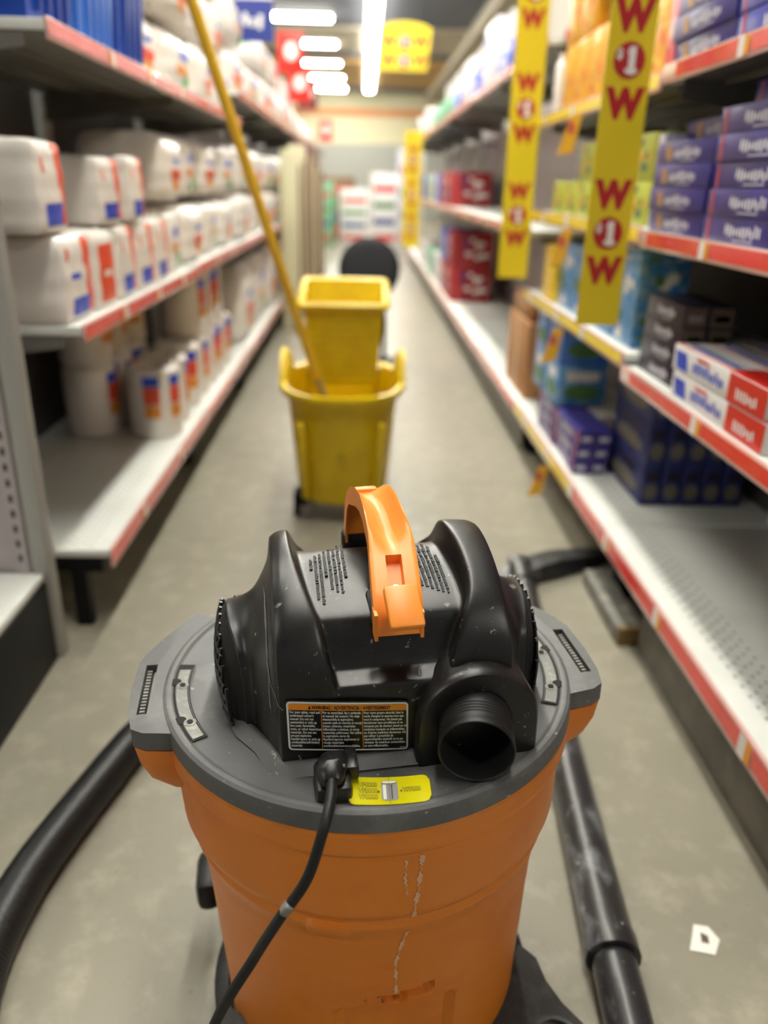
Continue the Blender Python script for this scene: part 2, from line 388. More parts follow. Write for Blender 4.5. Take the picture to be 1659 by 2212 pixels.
# drum
prof = [(.166, .052), (.174, .055), (.180, .062), (.181, .10), (.183, .15), (.1855, .20), (.189, .25), (.1945, .30), (.1990, .325), (.2015, .340), (.2050, .352), (.2078, .3590), (.2080, .3625), (.2060, .3665), (.2062, .3700), (.2115, .3770), (.2145, .3850), (.2155, .41), (.2160, .44), (.2160, .453), (.2155, .4575), (.2175, .4610), (.2225, .4660), (.2235, .470), (.223, .478), (.2235, .488), (.2215, .491)]
prof = [(r*(1-.03*sm(.20, .36, z)), z) for r, z in prof]
fine = []
for i in range(len(prof)-1):
    (r0, z0), (r1, z1) = prof[i], prof[i+1]; n = max(1, int((z1-z0)/.004))
    for k in range(n): fine.append((r0+(r1-r0)*k/n, z0+(z1-z0)*k/n))
fine.append(prof[-1])
SEG = 256
def drum_r(a, z, r):
    d = (a+97-0) % 360; d = d-360 if d > 180 else d        # degrees from the front recess centre (-97 -> drain panel about -88)
    d = (a+89) % 360; d = d-360 if d > 180 else d
    # recessed drain panel low on the front
    m = sm(.052, .06, z)*(1-sm(.212+.014*math.cos(R_(d*4)), .226+.010*math.cos(R_(d*4)), z))*(1-sm(17, 21, abs(d)))
    r -= .010*m
    # two moulded slots over it
    if .236 < z-.0006*d < .249 and .5 < abs(d-.5) < 10: r -= .009
    # notch in the shoulder, front left
    e = (a+109) % 360; e = e-360 if e > 180 else e
    if abs(e) < 6 and .340 < z < .3655: r += .0035
    return r
b = B()
b.loft([[(drum_r(360*k/SEG, z, r)*math.cos(2*math.pi*k/SEG), drum_r(360*k/SEG, z, r)*math.sin(2*math.pi*k/SEG), z) for k in range(SEG)] for r, z in fine], 0, True, False)
b.add([(.1*math.cos(k*math.pi/12), .1*math.sin(k*math.pi/12), .052) for k in range(24)], [tuple(range(24))[::-1]], 0)
b.lathe([(.166, .052), (.1, .052)], seg=SEG)
# moulded ears under the lid
def ear_out(s, grow=0.0):
    P = [(.190, .150), (.205, .128), (.224, .098), (.238, .072), (.246, .050), (.248, .0), (.246, -.040), (.240, -.066), (.228, -.074), (.205, -.078)]
    return [((x+grow)*s, y) for x, y in P]
for s in (1, -1):
    tp = ear_out(s); ins = [(.15*s, .12), (.15*s, -.07)]
    rings = []
    for f, z in ((1, .490), (.985, .470), (.95, .448), (.90, .436)):
        rings.append([(p[0]*f, p[1]*(f if f < .96 else 1), z) for p in tp]+[(q[0], q[1], z) for q in ins[::-1]])
    if s < 0: rings = [r[::-1] for r in rings]
    b.loft(rings[::-1], 0, True, True)
# dried drip lines
def drip(pts, w_):
    rr = random.Random(3)
    for i in range(len(pts)-1):
        (a0, z0), (a1, z1) = pts[i], pts[i+1]; n = 10
        for k in range(n):
            q = []
            for (u, sgn) in ((k/n, -1), (k/n, 1), ((k+1)/n, 1), ((k+1)/n, -1)):
                a = a0+(a1-a0)*u+.25*math.sin((a0+z0*60+u*7)*3); z = z0+(z1-z0)*u
                rr_ = .2
                for j in range(len(prof)-1):
                    if prof[j][1] <= z <= prof[j+1][1]: rr_ = prof[j][0]+(prof[j+1][0]-prof[j][0])*(z-prof[j][1])/(prof[j+1][1]-prof[j][1])
                ww = w_*(.7+.5*math.sin(z*310+i)); aa = R_(a)+sgn*ww/rr_
                q.append(((rr_+.0006)*math.cos(aa), (rr_+.0006)*math.sin(aa), z))
            b.add(q, [(0, 3, 2, 1)], 1)
drip([(-84.5, .455), (-84.9, .44), (-85.4, .415), (-86.2, .390), (-86.2, .372)], .0022)
drip([(-87.3, .350), (-89.0, .325), (-90.2, .30), (-90.0, .27), (-89.9, .252)], .0017)
drip([(-88.5, .452), (-88.8, .43), (-88.2, .41)], .0011)
vp(b, 'drum', [ORG, DRP], ang=30)

# lid
b = B()
lp_ = [(.2150, .4915), (.2172, .4935), (.2172, .5085), (.2158, .5125), (.2125, .5146), (.2085, .5148), (.2066, .5140), (.2050, .5124), (.2025, .5116), (.190, .5110), (.172, .5085), (.160, .507), (.10, .508), (.02, .508)]
def lid_r(a, r, z):   # small front-left swelling of the moulding
    return r
b.lathe(lp_, seg=192)
for s in (1, -1):
    out = ear_out(s, .001); n = len(out)
    X0, X1, Y0, Y1 = .2265, .2385, -.044, .044
    inner = [(X0*s, Y1), (.2275*s, Y1), (.230*s, Y1), (.234*s, Y1), (X1*s, Y1), (X1*s, .0), (X1*s, Y0), (.2335*s, Y0), (.229*s, Y0), (X0*s, Y0)]
    zt, zb = .5120, .4915
    base = len(b.v)
    vs = [(x, y, zt) for x, y in out]+[(x, y, zt) for x, y in inner]+[(x, y, zb) for x, y in out]+[(x, y, zb+.003) for x, y in inner]+[(.15*s, .15, zt-.010), (.15*s, -.078, zt-.010), (.15*s, .15, zb), (.15*s, -.078, zb)]
    fs = []
    for i in range(n-1):
        fs.append((i, i+1, n+i+1, n+i)); fs.append((2*n+i+1, 2*n+i, i, i+1)[::1]); fs.append((n+i, n+i+1, 3*n+i+1, 3*n+i))
        fs.append((2*n+i, 2*n+i+1, 3*n+i+1, 3*n+i))
    fs.append((0, n, 2*n-1, n-1, 4*n+1, 4*n)); fs.append((n, 2*n-1, 4*n-1, 3*n)); fs.append((n-1, 3*n-1, 4*n+3, 4*n+1)); fs.append((0, 2*n, 4*n+2, 4*n))
    fs.append(tuple(3*n+i for i in range(n)))
    b.add(vs, fs, 0)
    # dark pocket floor and wall
    xa, xb = sorted((X0*s, X1*s))
    b.box(xa+.0006, xb-.0006, Y0+.0006, Y1-.0006, .4905, .4950, 1)
# raised pads next to the vents
vp(b, 'lid', [GRY, DRK], ang=28)
for s in (1, -1):
    c = B(); X1 = .2372
    for i in range(15):
        y = -.040+i*.0055
        xa, xb = sorted((X1*s, (X1-.005)*s)); c.box(xa, xb, y, y+.0026, .4951, .5075, 0)
    xa, xb = sorted((.2274*s, .2310*s)); c.box(xa, xb, -.042, .042, .4951, .503, 0)
    vp(c, 'ear_comb', GRYL, smooth=False)
    # curved tool slot with two holes
    c = B(); cen = 180 if s < 0 else 0
    A0, A1 = (-28, 11)
    def arc(r0, r1, a0, a1, z, mi, n=24):
        v = []; f = []
        for i in range(n+1):
            a = R_(a0+(a1-a0)*i/n); a = a if s > 0 else math.pi-a
            v += [(r0*math.cos(a), r0*math.sin(a), z), (r1*math.cos(a), r1*math.sin(a), z)]
            if i: k = 2*i; f.append((k-2, k-1, k+1, k) if s > 0 else (k, k+1, k-1, k-2))
        c.add(v, f, mi)
    arc(.1875, .2055, A0, A1, .5132, 0); arc(.1885, .2055, A0+.2, A1-.6, .5136, 1); arc(.1912, .2022, A0+.5, A1-3.5, .5140, 2); arc(.2022, .2030, A0, A1-3.5, .5142, 0); arc(.1897, .1903, A0, A1-3, .5144, 0)
    for a in (-20, -1):
        aa = R_(a) if s > 0 else math.pi-R_(a)
        for rr_, dd, mm, zz in ((.0030, .1960, 1, .5150), (.0060, .1960, 0, .5145), (.0062, .2040, 1, .5144)):
            cx, cy = dd*math.cos(aa+(0.035*(1 if s > 0 else -1) if dd > .20 else 0)), dd*math.sin(aa+(0.035*(1 if s > 0 else -1) if dd > .20 else 0))
            c.add([(cx+rr_*math.cos(k*math.pi/10), cy+rr_*math.sin(k*math.pi/10), zz+(.0004 if rr_ < .004 else 0)) for k in range(20)], [tuple(range(20))], 1 if mm else 2)
    vp(c, 'tool_slot', [GRY, DRK, GRYL], smooth=False)

# motor cover
XC = .009
SAD = [(-.1415, .490), (-.1405, .54), (-.1392, .582), (-.1385, .5868), (-.1350, .5895), (-.1225, .5925), (-.1165, .5970), (-.1095, .6265), (-.1055, .6370), (-.0950, .6435), (-.05, .656), (.0, .662)]
RID = [(-.1420, .490), (-.1410, .54), (-.1402, .588), (-.1398, .597), (-.1390, .606), (-.1365, .616), (-.1310, .629), (-.1190, .645), (-.1060, .656), (-.0880, .667), (-.05, .682), (.0, .687)]
RI2 = [(-.1420, .490), (-.1410, .54), (-.1402, .586), (-.1398, .595), (-.1388, .603), (-.1360, .613), (-.1300, .626), (-.1175, .641), (-.1040, .652), (-.0860, .662), (-.05, .675), (.0, .680)]
BDA = [(-.1270, .490), (-.1260, .54), (-.1248, .577), (-.1240, .585), (-.1225, .592), (-.1190, .601), (-.1130, .611), (-.1010, .622), (-.0890, .630), (-.0740, .638), (-.045, .647), (.0, .650)]
BDB = [(-.1060, .490), (-.1055, .54), (-.1045, .570), (-.1035, .578), (-.1015, .585), (-.0980, .593), (-.0925, .601), (-.0830, .610), (-.0730, .617), (-.0600, .623), (-.036, .629), (.0, .631)]
BDC = [(-.0880, .490), (-.0875, .54), (-.0870, .566), (-.0860, .574), (-.0845, .581), (-.0815, .588), (-.0765, .595), (-.0690, .601), (-.0600, .606), (-.0490, .610), (-.030, .614), (.0, .615)]
BDD = [(-.0820, .490), (-.0820, .54), (-.0817, .565), (-.0808, .573), (-.0793, .579), (-.0765, .586), (-.0720, .592), (-.0640, .598), (-.0560, .603), (-.0450, .607), (-.027, .610), (.0, .611)]
mixp = lambda A, C, t: [(a[0]*(1-t)+c[0]*t, a[1]*(1-t)+c[1]*t) for a, c in zip(A, C)]
NI = 12
def station(us, prof_):
    h = [(us[i] if isinstance(us, list) else us, prof_[i][0], prof_[i][1]) for i in range(NI)]
    bk = [(p[0], -p[1]*.92, max(.49, p[2]-.42*min(abs(p[1]), .09)*(1 if p[2] > .6 else .5) if p[2] > .55 else p[2])) for i, p in enumerate(h)][:NI-1][::-1]
    return h+bk
INL = [.054, .054, .054, .054, .055, .057, .059, .062, .066, .072, .080, .083]
INRR = [.045, .045, .045, .045, .046, .048, .052, .060, .067, .071, .069, .062]
UE = [.1380, .1382, .1386, .1390, .1396, .1408, .1424, .1445, .1462, .1485, .1520, .1535]
def halves(inn, wide):
    sx = lambda k, add=0.0: [v*k+add for v in inn]
    R1 = [max(v+.010, .092) if not wide else v+.012 for v in inn]
    return [(sx(.5), SAD), (sx(.82), SAD), (sx(.93), SAD), (sx(.98), mixp(SAD, RID, .03)), (sx(1.0, .0015), mixp(SAD, RID, .22)), (sx(1.0, .0038), mixp(SAD, RID, .90)), (sx(1.0, .0065), RID), (R1, RID),
        (.0990, mixp(RID, RI2, .2)), (.1045, mixp(RID, RI2, .8)), (.1058, RI2), (.1067, mixp(RI2, BDA, .25)), (.1082, mixp(RI2, BDA, .75)), (.1115, mixp(BDA, BDB, .12)), (.1180, mixp(BDA, BDB, .85)), (.1265, mixp(BDB, BDC, .8)), ([v-.009 for v in UE], BDD), ([v-.0015 for v in UE], BDD), (UE, BDD), ([v+.0006 for v in UE], [(p[0]*.985, p[1]-.002 if p[1] > .5 else p[1]) for p in BDD]), ([v+.0008 for v in UE], [(p[0]*.93, p[1]-.008 if p[1] > .5 else p[1]) for p in BDD])]
rings = []
for us, pf in halves(INL, False)[::-1]:
    st = station(us, pf); rings.append([(XC-p[0], p[1], p[2]) for p in st])
rings.append([(XC, p[1], p[2]) for p in station(0.0, SAD)])
for us, pf in halves(INRR, True):
    st = station(us, pf); rings.append([(XC+p[0], p[1], p[2]) for p in st])
b = B(); n = 2*NI-1; FOOT = [(r[0][0], r[0][1]) for r in rings]
b.loft(rings, 0, False, False)
for k, ri in ((0, 0), (len(rings)-1, 1)):
    o_ = k*n; q = [(o_+i, o_+i+1, o_+n-2-i, o_+n-1-i) for i in range(NI-1)]
    q = [f if i < NI-2 else (f[0], f[1], f[3]) for i, f in enumerate(q)]
    b.f += [f if ri else f[::-1] for f in q]; b.m += [0]*len(q)
b.f = [f[::-1] for f in b.f]
vp(b, 'motor_cover', BLK, subsurf=2)
cover = bpy.data.objects[[o.name for o in bpy.data.objects if o.name.startswith('motor_cover')][-1]]
# grey collar moulded into the lid round the cover
fp = FOOT[::3]+[FOOT[-1]]; ol = fp+[(x, -y*.92) for x, y in fp[::-1]]
def offs(P, d):
    n_ = len(P); out = []
    for i in range(n_):
        a, c = P[i-1], P[(i+1) % n_]; tx, ty = c[0]-a[0], c[1]-a[1]; L_ = math.hypot(tx, ty)+1e-9
        out.append((P[i][0]+ty/L_*d, P[i][1]-tx/L_*d))
    return out
c_ = B(); rg_ = [[(x, y, z) for x, y in offs(ol, d)] for d, z in ((.0145, .5095), (.011, .5120), (.006, .5150), (.003, .5165), (-.002, .5168), (-.01, .510))]
c_.loft(rg_, 0, True, False); vp(c_, 'lid_collar', GRY, ang=60)
# pale drip and scuff marks that lie on the cover
from mathutils.bvhtree import BVHTree
dg = bpy.context.evaluated_depsgraph_get(); ev = cover.evaluated_get(dg); em = ev.to_mesh()
bvh = BVHTree.FromPolygons([v.co.copy() for v in em.vertices], [tuple(q.vertices) for q in em.polygons]); ev.to_mesh_clear()
def scuff(P, w0, seed=0):
    b_ = B(); rr_ = random.Random(seed); Q = []
    for i in range(len(P)-1):
        for k in range(8):
            t = k/8; Q.append((P[i][0]*(1-t)+P[i+1][0]*t, P[i][1]*(1-t)+P[i+1][1]*t))
    last = None; vs = []
    for i, (x, z) in enumerate(Q):
        ww = w0*(.5+rr_.random()); row = []
        for s in (-1, 1):
            h = bvh.ray_cast(Vector((x+s*ww, -.4, z+.0006*rr_.uniform(-1, 1))), Vector((0, 1, 0)))
            if h[0] is None: break
            nn = h[1] if h[1].y < 0 else -h[1]
            row.append(h[0]+nn*.0004)
        if len(row) == 2: vs.append(row)
    for i in range(len(vs)-1): b_.add([vs[i][0], vs[i][1], vs[i+1][1], vs[i+1][0]], [(0, 3, 2, 1)], 0)
    if vs: vp(b_, 'dried_mark', mat('dried_mark', (116, 112, 106), .6), smooth=False)
scuff([(-.1035, .650), (-.1040, .625), (-.1045, .600), (-.103, .588), (-.098, .578), (-.0925, .571)], .0007, 1)
scuff([(-.104, .588), (-.1045, .570), (-.1040, .556)], .0005, 2)
scuff([(.030, .590), (.034, .5945)], .0006, 3); scuff([(.024, .582), (.027, .585)], .0008, 4)
scuff([(-.082, .522), (-.079, .515)], .0007, 5)
# exhaust housing, its arch standing proud of the cover
b = B(); hx, hz, hr = .081, .548, .0575
def arch(r, y, zb=.497, seg=28):
    P = [(hx-r, y, zb)]+[(hx-r, y, zb+(hz-zb)*k/3) for k in (1, 2)]
    P += [(hx-r*math.cos(math.pi*k/seg), y, hz+r*.97*math.sin(math.pi*k/seg)) for k in range(seg+1)]
    P += [(hx+r, y, hz-(hz-zb)*k/3) for k in (1, 2, 3)]
    return P
rg = [arch(.0575, -.06), arch(.0575, -.148), arch(.0568, -.1535), arch(.0545, -.1565), arch(.051, -.1572), arch(.034, -.1570)]
b.loft(rg, 0, False, False)
b.f += [tuple(range(len(b.v)-len(rg[-1]), len(b.v)))]; b.m += [0]
b.f = [f[::-1] for f in b.f]
vp(b, 'exhaust_housing', BLK)
# exhaust port: a short threaded collar, open
b = B(); pd = Vector((-.24, -.97, -.03)).normalized()
q = Vector((0, 0, 1)).rotation_difference(pd).to_matrix()
pf = [(.0335, .0)]
for k in range(5): pf += [(.0335, .012+k*.004), (.0328, .0135+k*.004)]
pf += [(.0335, .036), (.0338, .040), (.0332, .0418), (.0322, .0422), (.0312, .0412)]
b.lathe(pf, (.0790, -.153, .5500), seg=56, M=q)
b.lathe([(.0312, .0412), (.0304, .030), (.0300, -.04), (.0005, -.041)], (.0790, -.153, .5500), seg=56, M=q, mi=1)  # bore coloured near-black: the shade inside is put into the colour
vp(b, 'exhaust_port', [BLK2, DRK], ang=40)
# intake grilles on both ends
for s in (-1, 1):
    b = B()
    P0 = station([v+.0006 for v in UE], [(p[0]*.97, p[1]-.004 if p[1] > .5 else p[1]+.004) for p in BDD]); P1 = station([v+.009 for v in UE], [(p[0]*.86, .5+(p[1]-.5)*.86 if p[1] > .5 else p[1]+.01) for p in BDD]); P2 = station([.163]*12, [(p[0]*.5, .53+(p[1]-.53)*.6) for p in BDD]); P3 = station([.1645]*12, [(p[0]*.2, .545+(p[1]-.545)*.2) for p in BDD])
    rr_ = [[(XC+s*(p[0]), p[1], p[2]) for p in P] for P in (P0, P1, P2, P3)]
    if s > 0: rr_ = [r[::-1] for r in rr_]
    b.loft(rr_, 1, True, True)
    for i in range(13):                                       # vertical ribs
        y = -.073+i*.0120; f = 1-(y/.086)**2
        zt = .497+.108*math.sqrt(max(0, f))*(.98)
        pts = []
        for k in range(7):
            zz = .496+(zt-.496)*k/6; uu = .1375+.0175*max(0, 1-(y/.085)**2)+.012*max(0, 1-((zz-.545)/.066)**2)+.001
            pts.append((XC+s*uu, y, zz))
        b.tube(pts, .0019, 5, 0)
    for i in range(8):                                        # horizontal ribs
        zz = .502+i*.0125; ym = .080*math.sqrt(max(.05, 1-((zz-.49)/.118)**2)); pts = []
        for k in range(9):
            y = -ym+2*ym*k/8; uu = .1375+.0175*max(0, 1-(y/.085)**2)+.012*max(0, 1-((zz-.545)/.066)**2)+.0016
            pts.append((XC+s*uu, y, zz))
        b.tube(pts, .0016, 5, 0)
    vp(b, 'intake_grille', [BLK, DRK])

# carry handle
b = B()
path = [(-.123, .628), (-.121, .640), (-.114, .652), (-.101, .6625), (-.085, .672), (-.070, .6805), (-.0685, .6812), (-.058, .687), (-.045, .6945), (-.030, .703), (-.012, .711), (.006, .7155), (.022, .7165), (.038, .712), (.052, .701), (.061, .688), (.066, .672), (.069, .655), (.070, .640)]
S_ = [-1, -.93, -.78, -.58, -.34, -.30, 0, .30, .34, .58, .78, .93, 1]
CXK = [(-.13, .0135), (-.10, .0150), (-.05, .0180), (-.02, .0155), (.01, .0125), (.035, .0080), (.07, .0030)]
def cxf(y):
    for (a, u), (c, v) in zip(CXK, CXK[1:]):
        if y <= c: return u+(v-u)*(y-a)/(c-a)
    return CXK[-1][1]
rt = []; NP = len(path)
for i, (y, z) in enumerate(path):
    a = path[max(i-1, 0)]; c = path[min(i+1, NP-1)]
    ty, tz = c[0]-a[0], c[1]-a[1]; L = math.hypot(ty, tz); ny, nz = -tz/L, ty/L
    hw = .0225 if y < -.08 else (.0225-.0045*sm(-.08, .01, y)); cx = cxf(y)
    sc = sm(-.062, -.030, y)*(1-sm(.036, .052, y))*.017            # depth of the palm scoop
    pk = .010 if -.116 < y < -.069 else 0                            # slot with the screw
    top = []
    for s in S_:
        d = sm(-.064+.035*s*s, -.040+.030*s*s, y)*(1-sm(.034, .052, y))*.0165*(1-s*s)
        if abs(s) <= .31: d += pk
        if abs(s) >= .99: d += .0012
        top.append((cx+s*hw, y-ny*d, z-nz*d))
    bot = []
    for s in (1, .86, .84, 0, -.84, -.86, -1):
        d = .016 if abs(s) > .85 else (.0135 if pk or sc else .010)
        d = max(d, sc+.004) if abs(s) < .85 else d+sc*.3
        bot.append((cx+s*hw, y-ny*d, z-nz*d))
    rt.append(top+bot)
b.loft(rt, 0, True, True)
b.f = [f[::-1] for f in b.f]
# side skirts reaching the cover
for s in (-1, 1):
    xx = .0135+s*.0208
    b.box(xx-.0015, xx+.0015, -.124, -.108, .624, .650, 0)
# back leg ribs
b.box(-.006, -.003, .060, .071, .632, .69, 0)
# cross ridge behind the crest
b.box(-.006, .019, .044, .054, .698, .7045, 0, bev=.003)
hd = vp(b, 'carry_handle', ORGH, ang=40)
b = B().box(-.0, .0285, -.0045, .0045, -.0205, .0205, 0, bev=.0025)
M = Matrix.Translation((.0, 0, 0)) @ Matrix.Rotation(R_(37), 4, 'X')
# latch: bevelled paddle tilted down to the front
b2 = B(); bm_rot = Euler((R_(53), 0, 0))
b2.box(-.001, .0300, -.1385-.0050, -.1385+.0050, .6650-.0205, .6650+.0205, 0, rot=Euler((R_(-56), 0, R_(2))), bev=.0032)
b2.box(.004, .025, -.136, -.116, .646, .664, 0, rot=Euler((R_(-45), 0, 0)), bev=.002)
vp(b2, 'latch_paddle', ORGH, parent=hd)
b = B().lathe([(.0005, .0035), (.0042, .003), (.005, .0), (.005, -.004)], (.0150, -.096, .6590), seg=20, M=Matrix.Rotation(R_(30), 3, 'X'))
vp(b, 'screw', STEEL, parent=hd)
# black feet of the handle
b = B().box(-.018, .026, .056, .080, .622, .648, 0, bev=.006)
vp(b, 'handle_socket', BLK2); b = B(); b.box(-.012, .040, -.112, -.070, .628, .646, 0, rot=Euler((R_(30), 0, 0)), bev=.007)
vp(b, 'handle_socket', BLK2)

# moulded safety text on the saddle, unreadable rows of raised letters
def sad_z(y, x):
    for (a, c) in zip(SAD[5:], SAD[6:]):
        if a[0] <= y <= c[0]: return a[1]+(c[1]-a[1])*(y-a[0])/(c[0]-a[0])
    return .662
b = B(); rr = random.Random(5)
def rows(x0, y0, y1s, n, step, dx):
    for i in range(n):
        ya, yb = y1s[i]; y = ya
        while y < yb:
            L = rr.uniform(.0010, .0018); x = x0+i*step+(y+.06)*dx
            z = sad_z(y, x)+.0006; z2 = sad_z(y+L, x)+.0006; wv = rr.uniform(.0020, .0030)
            b.add([(x, y, z), (x+wv, y, z), (x+wv, y+L, z2), (x, y+L, z2), (x, y, z-.001), (x+wv, y, z-.001), (x+wv, y+L, z2-.001), (x, y+L, z2-.001)],
                  [(0, 1, 2, 3), (4, 5, 1, 0), (5, 6, 2, 1), (6, 7, 3, 2), (7, 4, 0, 3)])
            y += L+.0004+(.0015 if rr.random() < .12 else 0)
rows(-.060, 0, [(-.040, -.022), (-.082, -.018), (-.088, -.014), (-.052, -.010), (-.070, -.008), (-.074, -.006), (-.076, -.002), (-.055, -.000)], 8, .0046, .02)
vp(b, 'moulded_lettering', mat('lettering_black', (9, 9, 9), .6), smooth=False); b = B()
rows(.042, 0, [(-.074, -.040), (-.076, -.020), (-.079, -.012), (-.082, -.010), (-.084, -.014), (-.086, -.030)], 6, .0046, -.03)
vp(b, 'moulded_lettering', mat('lettering_black', (9, 9, 9), .6), smooth=False)

# warning label on the front wall
b = B()
U0, U1, HL = -.0905, .0185, .0515
def lab(u, v, off=0.0):
    """u,v in metres on the label -> cover surface"""
    f = u/(U1-U0); z = .5305-.013*f+v
    y = -.1425-.0012*math.sin(math.pi*f)+(z-.53)*.03
    return Vector((U0+u, y-off, z))
LW = U1-U0
def rrect(u0, u1, v0, v1, r, off, mi, nseg=4):
    P = []
    for (cx, cy, a0) in ((u1-r, v1-r, 0), (u0+r, v1-r, 90), (u0+r, v0+r, 180), (u1-r, v0+r, 270)):
        for k in range(nseg+1): a = R_(a0+90*k/nseg); P.append((cx+r*math.cos(a), cy+r*math.sin(a)))
    # fan in strips along u so it follows the curve
    n = 24; us = [u0+(u1-u0)*i/n for i in range(n+1)]
    def yr(u):
        lo, hi = v0, v1
        if u < u0+r: d = r-math.sqrt(max(0, r*r-(u0+r-u)**2)); lo += d; hi -= d
        if u > u1-r: d = r-math.sqrt(max(0, r*r-(u-u1+r)**2)); lo += d; hi -= d
        return lo, hi
    us = sorted(set(us+[u0+r*.15, u0+r*.4, u0+r*.7, u1-r*.15, u1-r*.4, u1-r*.7]))
    v = []; f = []
    for i, u in enumerate(us):
        lo, hi = yr(u); v += [lab(u, lo, off), lab(u, hi, off)]
        if i: k = 2*i; f.append((k-2, k, k+1, k-1))
    b.add(v, f, mi)
rrect(-.0015, LW+.0015, -.0015, HL+.0015, .004, .0004, 0)
rrect(0, LW, 0, HL, .0035, .0007, 1)
rrect(.0018, LW-.0018, .0018, HL-.0018, .002, .0010, 0)
rrect(.0018, LW-.0018, HL-.0082, HL-.0018, .001, .0013, 2)
for u in (.0300, .0668): rrect(u, u+.0006, .0022, HL-.0084, .0001, .0013, 2)
def twidth(s, size):
    t_ = B(); text_mesh(t_, s, size, Matrix.Identity(4), 0); return max(v[0] for v in t_.v)
def ltxt(s, u, v, size, mi, sx_=.8, bold=.02):
    text_mesh(b, s, size, Matrix.Translation((u, v, 0)), mi, sx=sx_, bold=bold*size, warp=lambda p: lab(p.x, p.y, .0016))
ltxt('WARNING / ADVERTENCIA / AVERTISSEMENT', .0220, HL-.0068, .0054, 0, .0705/twidth('WARNING / ADVERTENCIA / AVERTISSEMENT', .0054), .03)
b.add([lab(.0188, HL-.0070, .0016), lab(.0216, HL-.0070, .0016), lab(.0202, HL-.0028, .0016)], [(0, 1, 2)], 0)
T1 = ['For your safety, read and', "understand owner's", 'manual. Do not run', 'unattended or pick up', 'hot coals, flammable,', 'toxic, or other hazardous', 'materials. Do not use', 'around explosive', 'liquids/vapors or pick up', 'combustible/self-igniting', 'materials.']
T2 = ['Por su seguridad, lea y entienda', 'el manual del usuario. No deje', 'desatendida la aspiradora', 'cuando est\u00e9 en marcha ni recoja', 'brasas calientes, materiales', 'inflamables o t\u00f3xicos, ni otros', 'materiales peligrosos. No utilice', 'la aspiradora cerca de', 'l\u00edquidos/vapores explosivos ni', 'recoja materiales', 'combustibles/autoincendiables.']
T3 = ['Pour votre propre s\u00e9curit\u00e9, lisez le', "mode d'emploi et assurez-vous que", 'vous le comprenez. Ne laissez pas', 'fonctionner sans surveillance et ne', 'ramassez pas de charbon chaud ou de', 'mat\u00e9riaux toxiques ou inflammables,', "ou d'autres mat\u00e9riaux dangereux. Ne", 'pas utiliser \u00e0 proximit\u00e9 de', 'vapeurs/liquides explosifs et ne pas', 'ramasser de mat\u00e9riaux combustibles', 'ou auto-inflammables.']
for col, (T, u, w_) in enumerate(((T1, .0026, .0270), (T2, .0312, .0352), (T3, .0680, .0392))):
    s_ = w_/max(twidth(l, .0037) for l in T)
    for i, l in enumerate(T): ltxt(l, u, HL-.0114-i*.00355, .0037, 1, s_, .018)
ltxt('843308', LW-.0080, .0026, .0022, 1, .8, .0)
vp(b, 'warning_label', [LBK, WHT, LBO], smooth=False)

# yellow filter sticker on the lid
b = B()
C4 = [Vector((-.0440, -.2020, 0)), Vector((.0275, -.2085, 0)), Vector((.0310, -.1765, 0)), Vector((-.0410, -.1685, 0))]
def stk(u, v, off=0):
    p = C4[0]*(1-u)*(1-v)+C4[1]*u*(1-v)+C4[2]*u*v+C4[3]*(1-u)*v
    p.y -= .004*math.sin(math.pi*u)*(.6)
    r = math.hypot(p.x, p.y); z = .5150 if r > .2035 else .5152
    return Vector((p.x, p.y, .5153+off))
def stk_shape(u0, u1, v0, v1, ru, rv, off, mi):
    n = 30; v = []; f = []
    for i in range(n+1):
        u = u0+(u1-u0)*i/n; d = 0
        if u < u0+ru: d = rv*(1-math.sqrt(max(0, 1-((u0+ru-u)/ru)**2)))
        if u > u1-ru: d = rv*(1-math.sqrt(max(0, 1-((u-u1+ru)/ru)**2)))
        v += [stk(u, v0+d, off), stk(u, v1-d, off)]
        if i: k = 2*i; f.append((k-2, k, k+1, k-1))
    b.add(v, f, mi)
stk_shape(-.01, 1.01, -.02, 1.02, .1, .24, -.0004, 1)
stk_shape(0, 1, 0, 1, .095, .22, .0, 0)
def stx(s, u, v, size, mi, bold=.0, sx_=.8, off=.0004):
    k = 1/.072
    text_mesh(b, s, size, Matrix.Translation((u, v, 0)), mi, sx=sx_, bold=bold, warp=lambda p: stk(u+(p.x-u)*k, v+(p.y-v)*(1/.033), off))
for i, s in enumerate(('VF4000', 'VF5000', 'VF6000')):
    stx(s, .13, .64-i*.22, .0080, 1, .00045, .66, .0003); stx(s, .13, .64-i*.22, .0080, 0, .0, .66, .0006)
stx('VF7000', .66, .42, .0078, 1, .00045, .66, .0003); stx('VF7000', .66, .42, .0078, 0, .0, .66, .0006)
b.add([stk(.355, .52, .0004), stk(.355, .38, .0004), stk(.39, .45, .0004)], [(0, 1, 2)], 1)
b.add([stk(.65, .52, .0004), stk(.65, .40, .0004), stk(.62, .46, .0004)], [(2, 1, 0)], 1)
stk_shape(.40, .60, .12, .84, .1, .08, .0004, 2); stk_shape(.405, .595, .72, .84, .095, .055, .0007, 1); stk_shape(.412, .588, .735, .825, .088, .042, .0009, 3)
stk_shape(.42, .46, .16, .70, .02, .03, .0007, 3); stk_shape(.52, .535, .16, .70, .005, .01, .0007, 1)
stk_shape(.4975, .5025, .0, 1.0, .002, .002, .0009, 1)
vp(b, 'filter_sticker', [STY, STK, STG, WHT], smooth=False)

